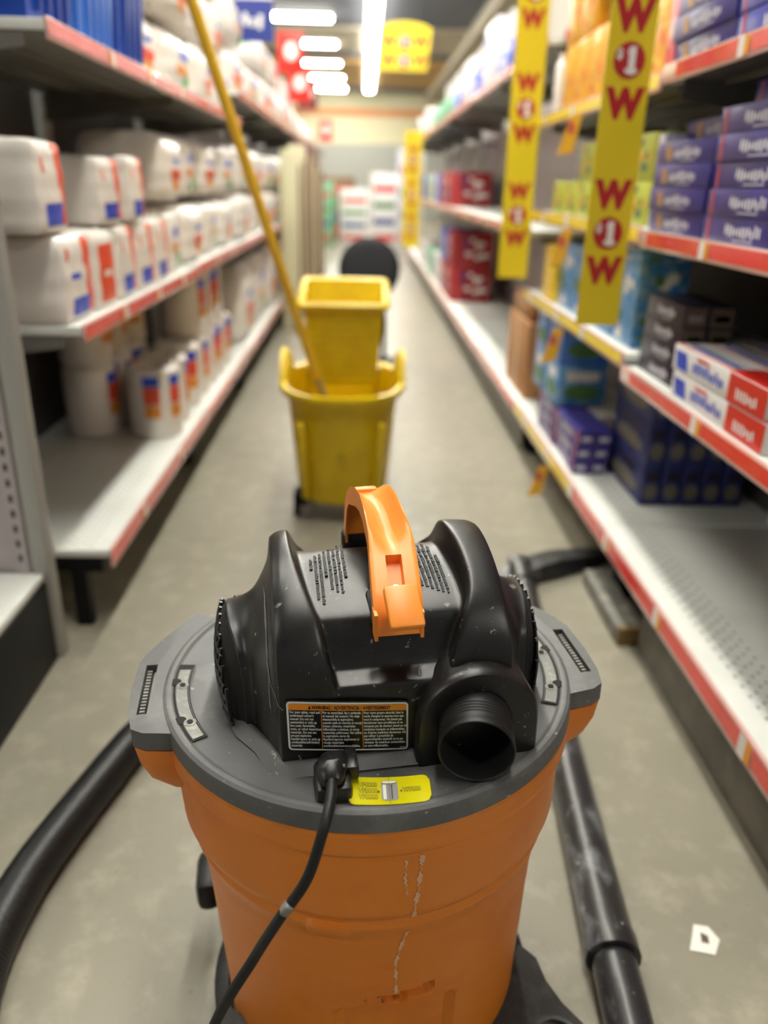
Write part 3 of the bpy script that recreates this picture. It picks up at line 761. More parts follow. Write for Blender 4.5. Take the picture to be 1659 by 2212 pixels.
# power inlet block and moulded plug
b = B().box(-.0700, -.0385, -.1965, -.155, .500, .5280, 0, bev=.005); vp(b, 'inlet_block', BLK)
b = B()
def plug_sec(y, x0, x1, z0, z1, r):
    P = []
    for (cx, cz, a0) in ((x1-r, z1-r, 0), (x0+r, z1-r, 90), (x0+r, z0+r*.4, 180), (x1-r, z0+r*.4, 270)):
        for k in range(6):
            a = R_(a0+90*k/5); P.append((cx+r*math.cos(a), y, cz+(r if a0 < 180 else r*.4)*math.sin(a)))
    return P
b.loft([plug_sec(-.143, -.062, -.038, .508, .524, .007), plug_sec(-.151, -.0645, -.0375, .512, .531, .009), plug_sec(-.166, -.068, -.0385, .520, .5405, .0115), plug_sec(-.181, -.069, -.0425, .5285, .5465, .0115), plug_sec(-.190, -.068, -.045, .5295, .5440, .0095), plug_sec(-.195, -.065, -.048, .5305, .5385, .005)], 0)
b.box(-.0425, -.0310, -.178, -.150, .518, .5335, 0, bev=.003)
vp(b, 'plug', BLK)
def smooth_path(P, n=10):
    P = [Vector(p) for p in P]; out = []
    for i in range(len(P)-1):
        p0 = P[max(i-1, 0)]; p1 = P[i]; p2 = P[i+1]; p3 = P[min(i+2, len(P)-1)]
        for k in range(n):
            t = k/n; out.append(.5*((2*p1)+(-p0+p2)*t+(2*p0-5*p1+4*p2-p3)*t*t+(-p0+3*p1-3*p2+p3)*t**3))
    out.append(P[-1]); return out
cp = smooth_path([(-.0565, -.186, .533), (-.0570, -.199, .5345), (-.060, -.215, .532), (-.068, -.234, .520), (-.083, -.242, .480), (-.107, -.247, .446), (-.130, -.252, .411), (-.171, -.255, .334), (-.215, -.262, .20), (-.245, -.275, .07), (-.262, -.30, .012), (-.30, -.36, .008), (-.42, -.42, .008), (-.60, -.40, .008)], 10)
b = B().tube(cp, .0046, 14); b.box(-.1045, -.0965, -.2517, -.2423, .451, .462, 1, rot=Euler((0, R_(38), 0)), bev=.002)
vp(b, 'power_cord', [BLK2, mat('tape_grey', (120, 116, 108), .5)], ang=60)

# wheeled dolly
b = B()
b.lathe([(.150, .030), (.196, .030), (.202, .036), (.202, .060), (.196, .064), (.184, .064), (.182, .050), (.150, .050), (.150, .030)], seg=72)
vp(b, 'dolly_ring', BLK2)
WH = [(-38, .262, .055, 'f'), (-134, .250, .055, 'f'), (48, .262, .055, 'f'), (126, .262, .075, 'r')]
for a, rad, top, kind in WH:
    ca, sa = math.cos(R_(a)), math.sin(R_(a)); b = B()
    # tapered arm
    def cs(d, w_, z0, z1): return [(ca*d-sa*w_, sa*d+ca*w_, z1), (ca*d+sa*w_, sa*d-ca*w_, z1), (ca*d+sa*w_*1.05, sa*d-ca*w_*1.05, z0), (ca*d-sa*w_*1.05, sa*d+ca*w_*1.05, z0)]
    b.loft([cs(.17, .085, .035, .098), cs(.195, .080, .035, .094), cs(.215, .062, .036, .086), cs(.24, .050, .040, .078), cs(.272, .040, .045, .072), cs(.288, .022, .048, .068)][::-1], 0)
    b.lathe([(.020, .066), (.024, .083), (.0285, .084), (.031, .080), (.031, .066)], (ca*rad*.95, sa*rad*.95, 0), seg=28, mi=0)
    b.lathe([(.020, .074), (.0005, .074)], (ca*rad*.95, sa*rad*.95, 0), seg=28, mi=1)
    arm = vp(b, 'caster_arm', [mat('dolly_black', (46, 45, 43), .5, noise=(40, (70, 68, 64), .5, .7)), DRK])
    b = B(); cx, cy = ca*rad*.97, sa*rad*.97
    qm = Matrix.Rotation(R_(90), 3, 'X')
    b.lathe([(.006, -.012), (.022, -.012), (.0265, -.008), (.0265, .008), (.022, .012), (.006, .012)], (cx, cy, .0275), seg=28, M=Matrix.Rotation(R_(a*.6), 3, 'Z') @ qm)
    b.box(cx-.004, cx+.004, cy-.020, cy+.020, .034, .060, 0)
    b.obj('caster_wheel', BLK2, arm)
b = B().box(-.228, -.196, .095, .165, .07, .120, 0, bev=.012); vp(b, 'tool_caddy', BLK2)

# ================================================================== hose, wand and floor nozzle
hp = smooth_path([(-.03, 1.08, .30), (-.10, 1.24, .24), (-.22, 1.36, .12), (-.33, 1.34, .045), (-.405, 1.22, .034), (-.449, 1.065, .034), (-.482, .925, .034), (-.493, .833, .034), (-.492, .752, .034), (-.470, .655, .034), (-.40, .50, .034), (-.29, .40, .034)], 40)
# resample evenly for the corrugation
D = [0]
for i in range(1, len(hp)): D.append(D[-1]+(hp[i]-hp[i-1]).length)
N = int(D[-1]/.0018); pts = []; rs = []; j = 0
for i in range(N+1):
    d = D[-1]*i/N
    while j < len(D)-2 and D[j+1] < d: j += 1
    t = (d-D[j])/(D[j+1]-D[j]+1e-9); pts.append(hp[j].lerp(hp[j+1], t)); rs.append(.0335-.0022*(.5-.5*math.cos(2*math.pi*d/.0072)))
t = thing('vacuum_hose', 'black corrugated vacuum hose curving over the floor at left', 'hose', (-.46, .9, 0))
part(B().tube(pts, rs, 22), 'corrugated_tube', mat('hose_black', (26, 26, 26), .38, spec=.5), t, ang=80)
b = B().tube([hp[0]+Vector((.03, -.075, .03)), hp[0]+Vector((.01, -.02, .01)), hp[0]], [.030, .034, .037], 24); part(b, 'hose_cuff', BLK2, t)
t = thing('vacuum_wand', 'black scuffed plastic extension wand with wide floor nozzle lying right of the vacuum', 'wand', (.42, 1.2, 0))
WB = mat('wand_black', (30, 30, 31), .33, spec=.55, noise=(5, (44, 44, 46), .4, .6), dust=[(26, (96, 98, 102), .55, .12, (1, .5, 1)), (70, (140, 140, 140), .64, .05, None)])
A_, Z_ = Vector((.350, .74, .039)), Vector((.435, 1.86, .035))
ax = (Z_-A_).normalized()
L = lambda d: A_+ax*d
part(B().tube([L(.0), L(.03), L(.035), L(.55), L(.56), L(.60)], [.0375, .0375, .0350, .0330, .0320, .0320], 40), 'lower_tube', WB, t, ang=40)
part(B().tube([L(.601), L(.605), L(.66), L(.665), L(1.10)], [.0345, .0345, .0340, .0305, .0295], 40), 'upper_tube', WB, t, ang=40)
part(B().tube([A_-ax*.16, A_-ax*.06, A_-ax*.01, A_-ax*.001], [.029, .0305, .0305, .028], 36), 'hose_cuff', WB, t, ang=40)
b = B()
nz = [(.385, 1.85), (.735, 2.13)]
d = Vector((.36, .19, 0)).normalized(); pr = Vector((-d.y, d.x, 0)); c0 = Vector((.545, 1.965, 0))
def nsec(u, w0, w1, h): p = c0+d*u; return [p+pr*w1+Vector((0, 0, .004)), p+pr*w0+Vector((0, 0, .004)), p+pr*w0*.8+Vector((0, 0, h)), p+pr*w1*.8+Vector((0, 0, h))]
b.loft([nsec(-.20, -.02, .03, .02), nsec(-.17, -.035, .04, .032), nsec(-.10, -.04, .045, .05), nsec(0, -.042, .045, .055), nsec(.10, -.04, .04, .042), nsec(.19, -.03, .035, .028), nsec(.215, -.02, .03, .018)], 0)
b.f = [f[::-1] for f in b.f]
part(b, 'floor_nozzle', WB, t)
b = B().tube([L(1.08), L(1.13), L(1.17), L(1.22)], [.034, .035, .033, .026], 28); b.lathe([(.001, .03), (.03, .028), (.036, .01), (.036, -.01), (.03, -.028), (.001, -.03)], tuple(L(1.19)), seg=28, M=Matrix.Rotation(R_(90), 3, 'Y'))
part(b, 'nozzle_elbow', WB, t)
# ================================================================== mop bucket with wringer
bx0, by0 = -.058, 2.50
MB_ = thing('mop_bucket', 'yellow wheeled mop bucket standing in the aisle behind the vacuum', 'bucket', (bx0, by0, 0), 0)
def oval(rx, ry, z, n=72, e=2.5, lug=0):
    P = []
    for k in range(n):
        a = 2*math.pi*k/n; c, s = math.cos(a), math.sin(a)
        x = rx*math.copysign(abs(c)**(2/e), c); y = ry*math.copysign(abs(s)**(2/e), s)
        zz = z
        if lug: zz += lug*(max(0, 1-((y-.03)/.085)**2)**.5 if abs(x) > rx*.86 and abs(y-.03) < .085 else 0)
        P.append((x, y, zz))
    return P
b = B()
out = [(.136, .20, .060), (.145, .21, .065), (.148, .215, .08), (.158, .232, .20), (.166, .245, .30), (.173, .256, .38)]
rg = [oval(*q) for q in out]
rg += [oval(.176, .260, .40), oval(.196, .280, .402, lug=.07), oval(.2, .284, .412, lug=.08), oval(.197, .281, .424, lug=.085), oval(.185, .270, .426, lug=.085), oval(.175, .258, .420, lug=.08), oval(.170, .250, .38), oval(.150, .225, .15), oval(.135, .20, .09)]
b.loft(rg, 0, True, True)
b.lathe([(.0005, .004), (.010, .003), (.012, -.002)], (0, -.243, .235), seg=20, M=Matrix.Rotation(R_(83), 3, 'X'), mi=1)
for s in (-1, 1):
    b.box(s*.115-.012, s*.115+.012, -.226, -.20, .08, .34, 0, rot=Euler((R_(9), R_(3*s), 0)), bev=.006)
b.obj('pail', [YEL, YELD], MB_, ang=50)
# wringer: perforated tapering box hung on the back half
b = B()
def rect(x0, x1, y0, y1, z, zb=None, r=.012):
    P = []
    for (cx, cy, a0) in ((x1-r, y1-r, 0), (x0+r, y1-r, 90), (x0+r, y0+r, 180), (x1-r, y0+r, 270)):
        for k in range(5):
            a = R_(a0+22.5*k); px, py = cx+r*math.cos(a), cy+r*math.sin(a); f = (py-y0)/(y1-y0); P.append((px, py, z+((zb-z)*f if zb else 0)))
    return P
rg = [rect(-.095, .100, -.09, -.0, .42), rect(-.106, .110, -.095, .03, .50), rect(-.113, .121, -.098, .07, .62), rect(-.116, .124, -.10, .09, .648, .695), rect(-.133, .140, -.113, .105, .650, .700), rect(-.136, .143, -.116, .108, .662, .715, .02), rect(-.128, .135, -.108, .10, .672, .723, .018), rect(-.113, .121, -.092, .085, .668, .715), rect(-.106, .112, -.085, .04, .55), rect(-.090, .095, -.08, .01, .43)]
b.loft(rg, 0, True, True)
for i in range(9):
    z = .44+i*.0225; y = -.0905-.0075*(z-.44)/.2; hw = .096+.020*(z-.44)/.2
    b.box(-hw+.004, hw, y-.004, y+.001, z, z+.006, 0)
for i in range(11):
    x = -.092+i*.0188
    b.add([(x-.002, -.0945, .425), (x+.002, -.0945, .425), (x*1.12+.006, -.1035, .645), (x*1.12+.002, -.1035, .645), (x-.002, -.088, .425), (x+.002, -.088, .425), (x*1.12+.006, -.096, .645), (x*1.12+.002, -.096, .645)], [(0, 1, 2, 3), (1, 5, 6, 2), (4, 0, 3, 7)], 0)
for i in range(10):
    for j in range(8):
        x = -.088+i*.0188; z = .449+j*.0225; b.quad('y-', -.0925-.0078*(z-.44)/.2, x, x+.012, z, z+.0125, 1)
b.box(-.150, -.135, -.03, .06, .56, .655, 0, bev=.01)
b.obj('wringer', [YEL, YELD], MB_, ang=40)
b = B().box(.095, .122, -.02, .02, .36, .46, 0, bev=.006); b.obj('wringer_hook', YEL, MB_); B().box(-.118, -.095, -.02, .02, .36, .46, 0, bev=.006).obj('wringer_hook', YEL, MB_)
for (x, y) in ((-.118, -.15), (.125, -.15), (-.115, .15), (.115, .15)):
    b = B().box(x-(.034 if x < 0 else .024), x+(.012 if x < 0 else .026), y-.034, y+.03, .050, .092, 0, bev=.004); b.box(x-(.034 if x < 0 else -.014), x-(.012 if x < 0 else -.028), y-.034, y+.0, .012, .0499, 0, bev=.004); b.box(x-.018, x-.013, y-.02, y+.03, .02, .06, 0); b.box(x+.013, x+.018, y-.02, y+.03, .02, .06, 0)
    k = b.obj('caster', BLM, MB_)
    b = B().lathe([(.004, -.011), (.034, -.011), (.037, -.006), (.037, .006), (.034, .011), (.004, .011)], (x, y+.005, .037), seg=28, M=Matrix.Rotation(R_(90), 3, 'Y')); b.v = [(v[0]+(.010 if x < 0 else 0), v[1], v[2]) for v in b.v]; b.obj('caster_wheel', [mat('caster_grey', (150, 150, 150), .4)] if x < 0 else [BLK2], k)
P0, P1 = Vector((-.085, 2.36, .30)), Vector((-.335, 2.10, 1.19))
dm = (P1-P0).normalized()
t = thing('mop', 'long yellow mop pole leaning left out of the mop bucket', 'mop', tuple(P0))
part(B().tube([P0+dm*.175, P0+dm*.2, P0+dm*1.5], [.012, .0135, .0135], 16), 'pole', POLE, t, ang=50)
part(B().tube([P0-dm*.02, P0+dm*.05, P0+dm*.174], [.017, .0155, .0125], 16), 'ferrule', mat('ferrule_pale', (190, 170, 110), .5), t, ang=50)
b = B().tube([P0-dm*.03, P0-dm*.06, P0-dm*.10], [.03, .045, .04], 12); part(b, 'mop_head', mat('mop_cotton', (150, 140, 110), .9), t)

# dark round thing on a post, further down the aisle
t = thing('round_stand', 'black round disc on a short dark post in the aisle behind the mop bucket', 'stand', (.04, 4.6, 0))
b = B().lathe([(.0005, -.05), (.13, -.05), (.160, -.035), (.172, -.01), (.172, .02), (.160, .04), (.13, .045), (.0005, .045)], (.038, 4.6, .552), seg=64, M=Matrix.Rotation(R_(80), 3, 'X'))
part(b, 'disc', mat('disc_black', (16, 20, 26), .7), t, ang=50)
b = B().tube([(.10, 4.62, .48), (.13, 4.66, .25), (.13, 4.68, .03)], [.02, .017, .017], 14); part(b, 'post', BLM, t)
b = B().lathe([(.0005, .03), (.12, .025), (.14, .0)], (.13, 4.68, 0), seg=32); part(b, 'foot', BLM, t)
# ================================================================== banners and signs
BT = []
def banner(x0, x1, y, z0, z1, label, marks, k=1.0):
    """hanging strip facing down the aisle; marks = list of (z centre of the W $1 W trio)"""
    b = B(); wv = x1-x0; cx = (x0+x1)/2
    b.box(x0, x1, y-.0015, y+.0015, z0, z1, 0)
    for zc in marks:
        for dz in (.081*k, -.078*k):
            text_mesh(b, 'W', .074*k, Matrix.Translation((cx, y-.0022, zc+dz-.0265*k)) @ Matrix.Rotation(R_(90), 4, 'X'), 1, sx=.90, bold=.0052, align='CENTER')
        b.quad('y-', y-.0015, cx-.03, cx+.03, zc-.03, zc+.03, 2, 'ell', .0010)
        b.v[-16:] = [(cx+.033*k*math.cos(q*math.pi/8), y-.0028, zc+.034*k*math.sin(q*math.pi/8)) for q in range(16)]
        b.m[-1] = 1
        text_mesh(b, '1', .064*k, Matrix.Translation((cx+.005*k, y-.0036, zc-.0225*k)) @ Matrix.Rotation(R_(90), 4, 'X'), 2, sx=1.0, bold=.004, align='CENTER')
        x5, z5 = cx+.005*k, zc-.0225*k
        for (u0, u1, v0, v1) in ((-.013, .013, -.001, .007), (-.010, .0, .034, .041)): b.add([(x5+u0*k, y-.0034, z5+v0*k), (x5+u1*k, y-.0034, z5+v0*k), (x5+u1*k, y-.0034, z5+v1*k), (x5+u0*k, y-.0034, z5+v1*k)], [(0, 1, 2, 3)], 2)
        text_mesh(b, '$', .025*k, Matrix.Translation((cx-.021*k, y-.0036, zc+.003*k)) @ Matrix.Rotation(R_(90), 4, 'X'), 2, sx=.9, bold=.001, align='CENTER')
    o = b.obj('price_banner', [BANY, BANR, TAGW], smooth=False)
    return tag(o, label, 'banner', 'yellow price banners')
banner(.495, .592, 1.84, .708, 1.75, 'large yellow hanging banner with red W, $1 and W, nearest on the right', [.909, 1.245])
banner(.508, .617, 3.06, .683, 1.95, 'smaller yellow hanging banner with red W $1 W beyond the big one', [.904, 1.251, 1.60])
banner(.43, .622, 9.2, .345, 1.52, 'distant blurred yellow banner on the right, down the aisle', [.56, .9, 1.24], 1.3)
# yellow arched sign hung from the ceiling
t = thing('hanging_sign', 'yellow arched ceiling sign with two rows of red W $1 W', 'sign', (.40, 9.0, 2.2))
b = B(); P = [(.13, 2.05), (.62, 2.05), (.66, 2.40)]+[(.395+.265*math.cos(a*math.pi/10), 2.40+.075*math.sin(a*math.pi/10)) for a in range(1, 10)]+[(.13, 2.40)]
n = len(P); b.add([(x, 9.0-.004, z) for x, z in P]+[(x, 9.004, z) for x, z in P], [tuple(range(n)), tuple(range(2*n-1, n-1, -1))]+[(i, i+n, (i+1) % n+n, (i+1) % n) for i in range(n)], 0)
for zc in (2.30, 2.135):
    for dx in (-.16, .16): text_mesh(b, 'W', .14, Matrix.Translation((.395+dx, 8.994, zc-.045)) @ Matrix.Rotation(R_(90), 4, 'X'), 1, sx=.95, bold=.005, align='CENTER')
    b.add([(.395+.065*math.cos(k*math.pi/10), 8.9935, zc+.065*math.sin(k*math.pi/10)) for k in range(20)], [tuple(range(20))], 1)
    text_mesh(b, '$1', .11, Matrix.Translation((.395, 8.992, zc-.038)) @ Matrix.Rotation(R_(90), 4, 'X'), 2, sx=.8, bold=.004, align='CENTER')
part(b, 'sign_board', [BANY, BANR, TAGW], t, smooth=False)
for x in (.2, .6): part(B().tube([(x, 9, 2.45), (x, 9, 3.58)], .004, 6), 'hanging_wire', BLM, t)
t = thing('aisle_sign', 'navy blue hanging sign with white lettering and a white and red top panel', 'sign', (-.62, 5.0, 1.8))
b = B().box(-.715, -.50, 4.99, 5.01, 1.70, 1.90, 0); b.scrib('y-', 4.99, -.67, -.55, 1.76, 1.84, 1, 2, .002); part(b, 'blue_panel', [NAVY, TAGW], t, smooth=False)
b = B().box(-.715, -.50, 4.99, 5.01, 1.9005, 2.1, 0); b.quad('y-', 4.99, -.66, -.57, 1.96, 2.06, 1, 'ell', .002); part(b, 'white_panel', [TAGW, RED], t, smooth=False)
for i, (yy, zz, c, nm) in enumerate(((6.5, 1.72, RED, 'red flag sign above the left shelves, nearest'), (7.3, 1.60, RED, 'red flag sign above the left shelves, second'), (8.3, 1.62, MAR, 'dark red flag sign above the left shelves, third'), (12.2, 1.53, RED, 'pink red flag sign above the left shelves, farthest'))):
    b = B().box(-.62, -.44, yy-.004, yy+.004, zz, zz+.26, 0, bev=.002); b.quad('y-', yy-.004, -.58, -.48, zz+.08, zz+.2, 1, 'ell', .002)
    b.box(-.625, -.62, yy-.006, yy+.006, zz-.12, zz+.26, 0); tag(b.obj('flag_sign', [c, TAGW]), nm, 'sign', 'flag signs over the left shelves')

# ================================================================== paper packs, left
def P_std(front, flip=False):
    def f(s, u, v):
        if s != front: return 0
        # u runs along y, v up
        if u > .62 and v > .10 and (u-.62) > (.9-v)*.22: return 1
        if .14 < u < .22 and .68 < v < .84: return 1
        if .18 < u < .80 and .06 < v < .30: return 2
        if .22 < u < .50 and .42 < v < .54 and int(v*40) % 2: return 2
        return 0
    return f
def P_orange(s, u, v):
    if s != 'x+': return 0
    return 1 if (.15 < u < .85 and .12 < v < .86 and not (.3 < u < .7 and .4 < v < .5)) else 0
def P_multi(s, u, v):
    if s == 'x+':
        if .5 < u < .8 and .55 < v < .78: return 2
        if .35 < u < .75 and .30 < v < .5: return 4
        if .6 < u < .9 and .1 < v < .3: return 3
    if s == 'y-':
        if .6 < u < .85 and .78 < v < .9: return 3
        if .1 < u < .6 and .55 < v < .62: return 1
    return 0
def P_band(s, u, v):
    if s in ('x+', 'y-'):
        if .3 < v < .52 and .25 < u < .75: return 1
        if .55 < v < .68 and .4 < u < .7: return 2
        if .2 < v < .3 and .3 < u < .7: return 4
    return 0
PM = [PKW, PRO, PRB, PRG, PRA]
def pack(dx, dy, dz, paint, seed, **k):
    b = B(); soft(b, -dx/2, dx/2, -dy/2, dy/2, 0, dz, n=12, seed=seed, paint=paint, **k)
    return b.obj('paper_pack', PM)
std = pack(.20, .178, .172, P_std('x+'), 1, rnd=.014); ora = pack(.20, .165, .172, P_orange, 2, rnd=.014)
mul = pack(.26, .30, .20, P_multi, 3, rnd=.03, puff=.012); mul2 = pack(.28, .34, .17, P_band, 4, rnd=.035, puff=.014, crum=.004)
used = set()
def put(proto, x, y, z, label, cat, group=None, rz=0, name=None, sc=None):
    if proto.data.name not in used: o = proto; used.add(proto.data.name)
    else: o = proto.copy(); COL.objects.link(o)
    o.location = (x, y, z); o.rotation_euler = (0, 0, rz)
    if sc: o.scale = sc
    else: o.scale = (1, 1, 1)
    if name: o.name = name
    return tag(o, label, cat, group)
GP = 'wrapped paper packs on the middle left shelf'
ZS = .7125
def mk_A(o):
    return o
for i, (y, pr) in enumerate(((1.948, ora), (2.133, std), (2.32, std), (2.505, std))):
    o = put(pr, -.705, y, ZS, 'white paper pack, %s, %s from the grey post in the bottom row' % ('solid orange print' if pr is ora else 'orange and blue print', ORD[i+1]), 'paper pack', GP, rz=R_((-1, 1.5, -1, 1)[i]), sc=(1, .94, 1))
# the nearest one carries a hand drawn mark on its near end: its own mesh
b = B(); soft(b, -.10, .10, -.092, .092, 0, .174, n=14, rnd=.014, seed=9, paint=P_std('x+'))
for (a, c) in (((-.062, .118), (-.052, .152)), ((-.052, .152), (-.040, .116)), ((-.066, .128), (-.036, .132)), ((-.052, .15), (-.046, .106))):
    d = Vector((c[0]-a[0], 0, c[1]-a[1])); p = Vector((-d.z, 0, d.x)).normalized()*.0035
    b.add([Vector((a[0], -.1008, a[1]))-p, Vector((c[0], -.1008, c[1]))-p, Vector((c[0], -.1008, c[1]))+p, Vector((a[0], -.1008, a[1]))+p], [(0, 1, 2, 3)], 5)
near = b.obj('paper_pack', PM+[PRK])
tag(near, 'white paper pack with a black drawn mark on its near end, by the post', 'paper pack', GP); near.location = (-.705, 1.757, ZS)
for i, (y, x, rz) in enumerate(((1.69, -.715, 3), (2.065, -.71, -2), (2.265, -.70, 2))):
    put(std, x, y, ZS+.180, 'white paper pack, orange and blue print, %s from the post in the upper row' % ORD[i], 'paper pack', GP, rz=R_(rz), sc=((1, .98, .98), (1, .9, .86), (1, .9, .9))[i])
put(mul2, -.935, 2.2, ZS, 'plain pale wrapped pack standing behind the upper row of paper packs', 'paper pack', GP, sc=(.6, 1.1, 1.6))
put(mul, -.90, 1.82, ZS, 'white wrapped pack tucked behind the nearest paper packs', 'paper pack', GP, sc=(.5, .8, 1.3))
GL = 'large tissue packs further along the left shelves'
rr = random.Random(11)
n = 0
for (y, zs, rows_) in ((2.735, ZS, 2), (3.07, .7205, 2), (3.44, .7205, 2), (3.85, .7205, 2)):
    for k in range(rows_):
        pr = mul2 if (k+n) % 2 else mul; z = zs+k*.222
        put(pr, -.745+rr.uniform(-.01, .01), y, z, 'large white tissue pack, %s stack past the small packs, %s from the bottom' % (ORD[n], ORD[k]), 'tissue pack', GL, rz=R_(rr.uniform(-5, 5)), sc=(.93, (.75 if n == 0 else .92), .93 if pr is mul else 1.08))
    n += 1
for i in range(9):
    y = 4.41+i*.61
    for k in range(2):
        put(mul if (i+k) % 2 else mul2, -.76, y, .7205+k*.225, 'white tissue pack, %s stack on the blurred left middle shelf, %s layer' % (ORD[i], ('lower', 'upper')[k]), 'tissue pack', GL, rz=R_(rr.uniform(-4, 4)), sc=(1.0, 1.7 if (i+k) % 2 else 1.5, 1.0 if (i+k) % 2 else 1.2))
# white bulk packs on the upper left shelf
GU = 'bulk packs on the upper left shelf'
bulk = pack(.30, .34, .19, P_band, 6, rnd=.05, puff=.012, crum=.005); bulk2 = pack(.28, .33, .19, P_multi, 7, rnd=.055, puff=.012, crum=.005)
n = 0
for (y, ks, zs) in ((2.735, 4, 1.263), (3.08, 3, 1.263), (3.48, 3, 1.263), (3.88, 3, 1.263), (4.42, 3, 1.381), (5.02, 1, 1.381), (5.63, 2, 1.381), (6.24, 2, 1.381), (6.85, 1, 1.381), (7.46, 1, 1.381), (8.07, 1, 1.381), (9.29, 1, 1.381), (10.5, 1, 1.381)):
    for k in range(ks):
        pr = bulk if (n+k) % 2 == 0 else bulk2
        put(pr, -.775-(.035 if n == 0 else 0)+rr.uniform(-.01, .01), y, zs+k*(.218), 'bulky white pack on the upper left shelf, %s pile past the totes, %s from bottom' % (ORD[n], ORD[k]), 'bulk pack', GU, rz=R_(rr.uniform(-4, 4)), sc=(1, .78 if y < 3 else (1 if y < 4.3 else 1.5), 1))
    n += 1
# blue totes
def tote(m1, m2):
    b = B()
    def rc(x, y, z): return [(x, y, z), (-x, y, z), (-x, -y, z), (x, -y, z)]
    b.loft([rc(.15, .12, 0), rc(.17, .135, .30), rc(.180, .145, .305), rc(.180, .145, .33), rc(.165, .13, .33), rc(.145, .115, .02)], 0)
    for y in (-.08, -.03, .02, .07): b.box(.152, .170, y, y+.022, .02, .29, 1, rot=Euler((0, R_(4), 0)), bev=.003)
    for x in (-.10, -.04, .02, .08): b.box(x, x+.022, -.142, -.125, .02, .29, 1, rot=Euler((R_(3), 0, 0)), bev=.003)
    return b.obj('plastic_tote', [m1, m2])
tt = tote(BLL, BLL); tt2 = tote(BLP, BLP)
for i, (y, pr) in enumerate(((1.815, tt2), (2.11, tt), (2.405, tt2))):
    put(pr, -.77, y, 1.263, 'blue ribbed plastic tote on the upper left shelf, %s from the front' % ORD[i], 'tote', 'blue totes on the upper left shelf')
# bottom left: paper rolls and cups
def roll(r, h, seed):
    b = B(); b.lathe([(.0005, 0), (r-.006, 0), (r, .006), (r, h-.012), (r-.012, h), (.022, h), (.020, h-.03), (.0005, h-.03)], seg=36, mi=0)
    for a0 in (-40, 20):
        for k in range(5):
            a = R_(a0+k*7); a2 = R_(a0+(k+1)*7)
            for (z0, z1, mi) in ((h*.5, h*.75, 1), (h*.3, h*.48, 3), (h*.76, h*.9, 2)):
                b.add([((r+.0008)*math.cos(a), (r+.0008)*math.sin(a), z0), ((r+.0008)*math.cos(a2), (r+.0008)*math.sin(a2), z0), ((r+.0008)*math.cos(a2), (r+.0008)*math.sin(a2), z1), ((r+.0008)*math.cos(a), (r+.0008)*math.sin(a), z1)], [(0, 1, 2, 3)], mi)
    return b.obj('paper_towel_roll', [PKW, PRO, PRB, PRA])
rl = roll(.085, .235, 1)
GR = 'paper towel rolls on the bottom left shelf'
for i, (x, y, k) in enumerate(((-.69, 2.60, 0), (-.70, 2.775, 0), (-.70, 2.99, 0), (-.70, 3.175, 0), (-.70, 3.36, 0), (-.70, 3.55, 0), (-.90, 2.60, 0), (-.90, 2.775, 0), (-.90, 3.02, 0), (-.90, 2.60, 1), (-.90, 2.775, 1), (-.90, 3.02, 1), (-.70, 3.175, 1), (-.70, 3.36, 1), (-.70, 3.55, 1), (-.70, 3.74, 0))):
    put(rl, x, y, .201+k*.236, 'white paper towel roll, bottom left shelf, %s row, %s, %s from the viewer' % (('front' if x > -.8 else 'back'), ('on the deck' if k == 0 else 'stacked'), ORD[round((y-2.60)/.19)]), 'paper roll', GR, rz=R_(-60+i*23 % 70), sc=(1, 1, .98))
for i in range(10):
    y = 4.41+i*.61
    put(mul if i % 2 else mul2, -.76, y, .201, 'white pack with orange print on the bottom left shelf, %s past the rolls' % ORD[i], 'tissue pack', GL, sc=(1, 1.6 if i % 2 else 1.5, 1.9 if i % 2 else 2.2))
# tall panels and goods in the far left run
fl = ((6.0, .10, 1.2, CREAM, 'cream'), (6.6, .10, 1.25, CREAM, 'cream'), (7.2, .12, 1.3, MAR, 'maroon'), (7.9, .12, 1.25, BRN, 'brown'), (8.7, .12, 1.2, BRN, 'brown'), (9.6, .12, 1.1, MAR, 'maroon'))
for i, (y, d, z1, m, c) in enumerate(fl):
    b = B().box(-.572, -.45, y-.14, y+.14, 0.0, z1, 0, bev=.01); b.box(-.449, -.444, y-.12, y+.12, .1, z1-.1, 1)
    tag(b.obj('display_board', [m, CREAM if m is not CREAM else BRN]), 'tall upright %s board against the far left shelves, %s from the viewer' % (c, ORD[i]), 'board', 'upright boards by the far left shelves')

# ================================================================== cartons, right
def foil(m, mt, ms=None, L=.298, W=.052, H=.044, end=None, seed=0, red=True):
    """long flat carton lying along the shelf; its long side faces the aisle (-x)"""
    b = B().box(-W/2, W/2, -L/2, L/2, 0, H, 0, bev=.0015)
    x = -W/2
    b.scrib('x-', x, -L*.28, L*.18, H*.26, H*.78, 1, seed)
    b.scrib('x-', x, -L*.20, L*.06, H*.12, H*.22, 1, seed+1)
    if ms: b.quad('x-', x, L*.22, L*.34, H*.2, H*.85, 2, 'slant')
    if red: b.quad('x-', x, -L*.48, -L*.40, 0.002, H-.002, 3, 'slant'); b.quad('x-', x, L*.40, L*.44, .002, H-.002, 3, 'slant')
    b.scrib('z+', H, -W*.3, W*.3, -L*.3, L*.3, 0, seed)
    if end: b.quad('y-', -L/2, -W/2+.002, W/2-.002, .002, H-.002, 4)
    b.quad('y-', -L/2, -W*.3, W*.3, H*.3, H*.6, 1)
    return b.obj('foil_carton', [m, mt, ms or mt, FXR, end or m])
pa = foil(FXP, FXT, FXY, red=False, seed=1); pb = foil(FXB, FXT, seed=2); pc = foil(FXP, FXT, seed=5)
GF = 'purple wrap cartons on the near right shelves'
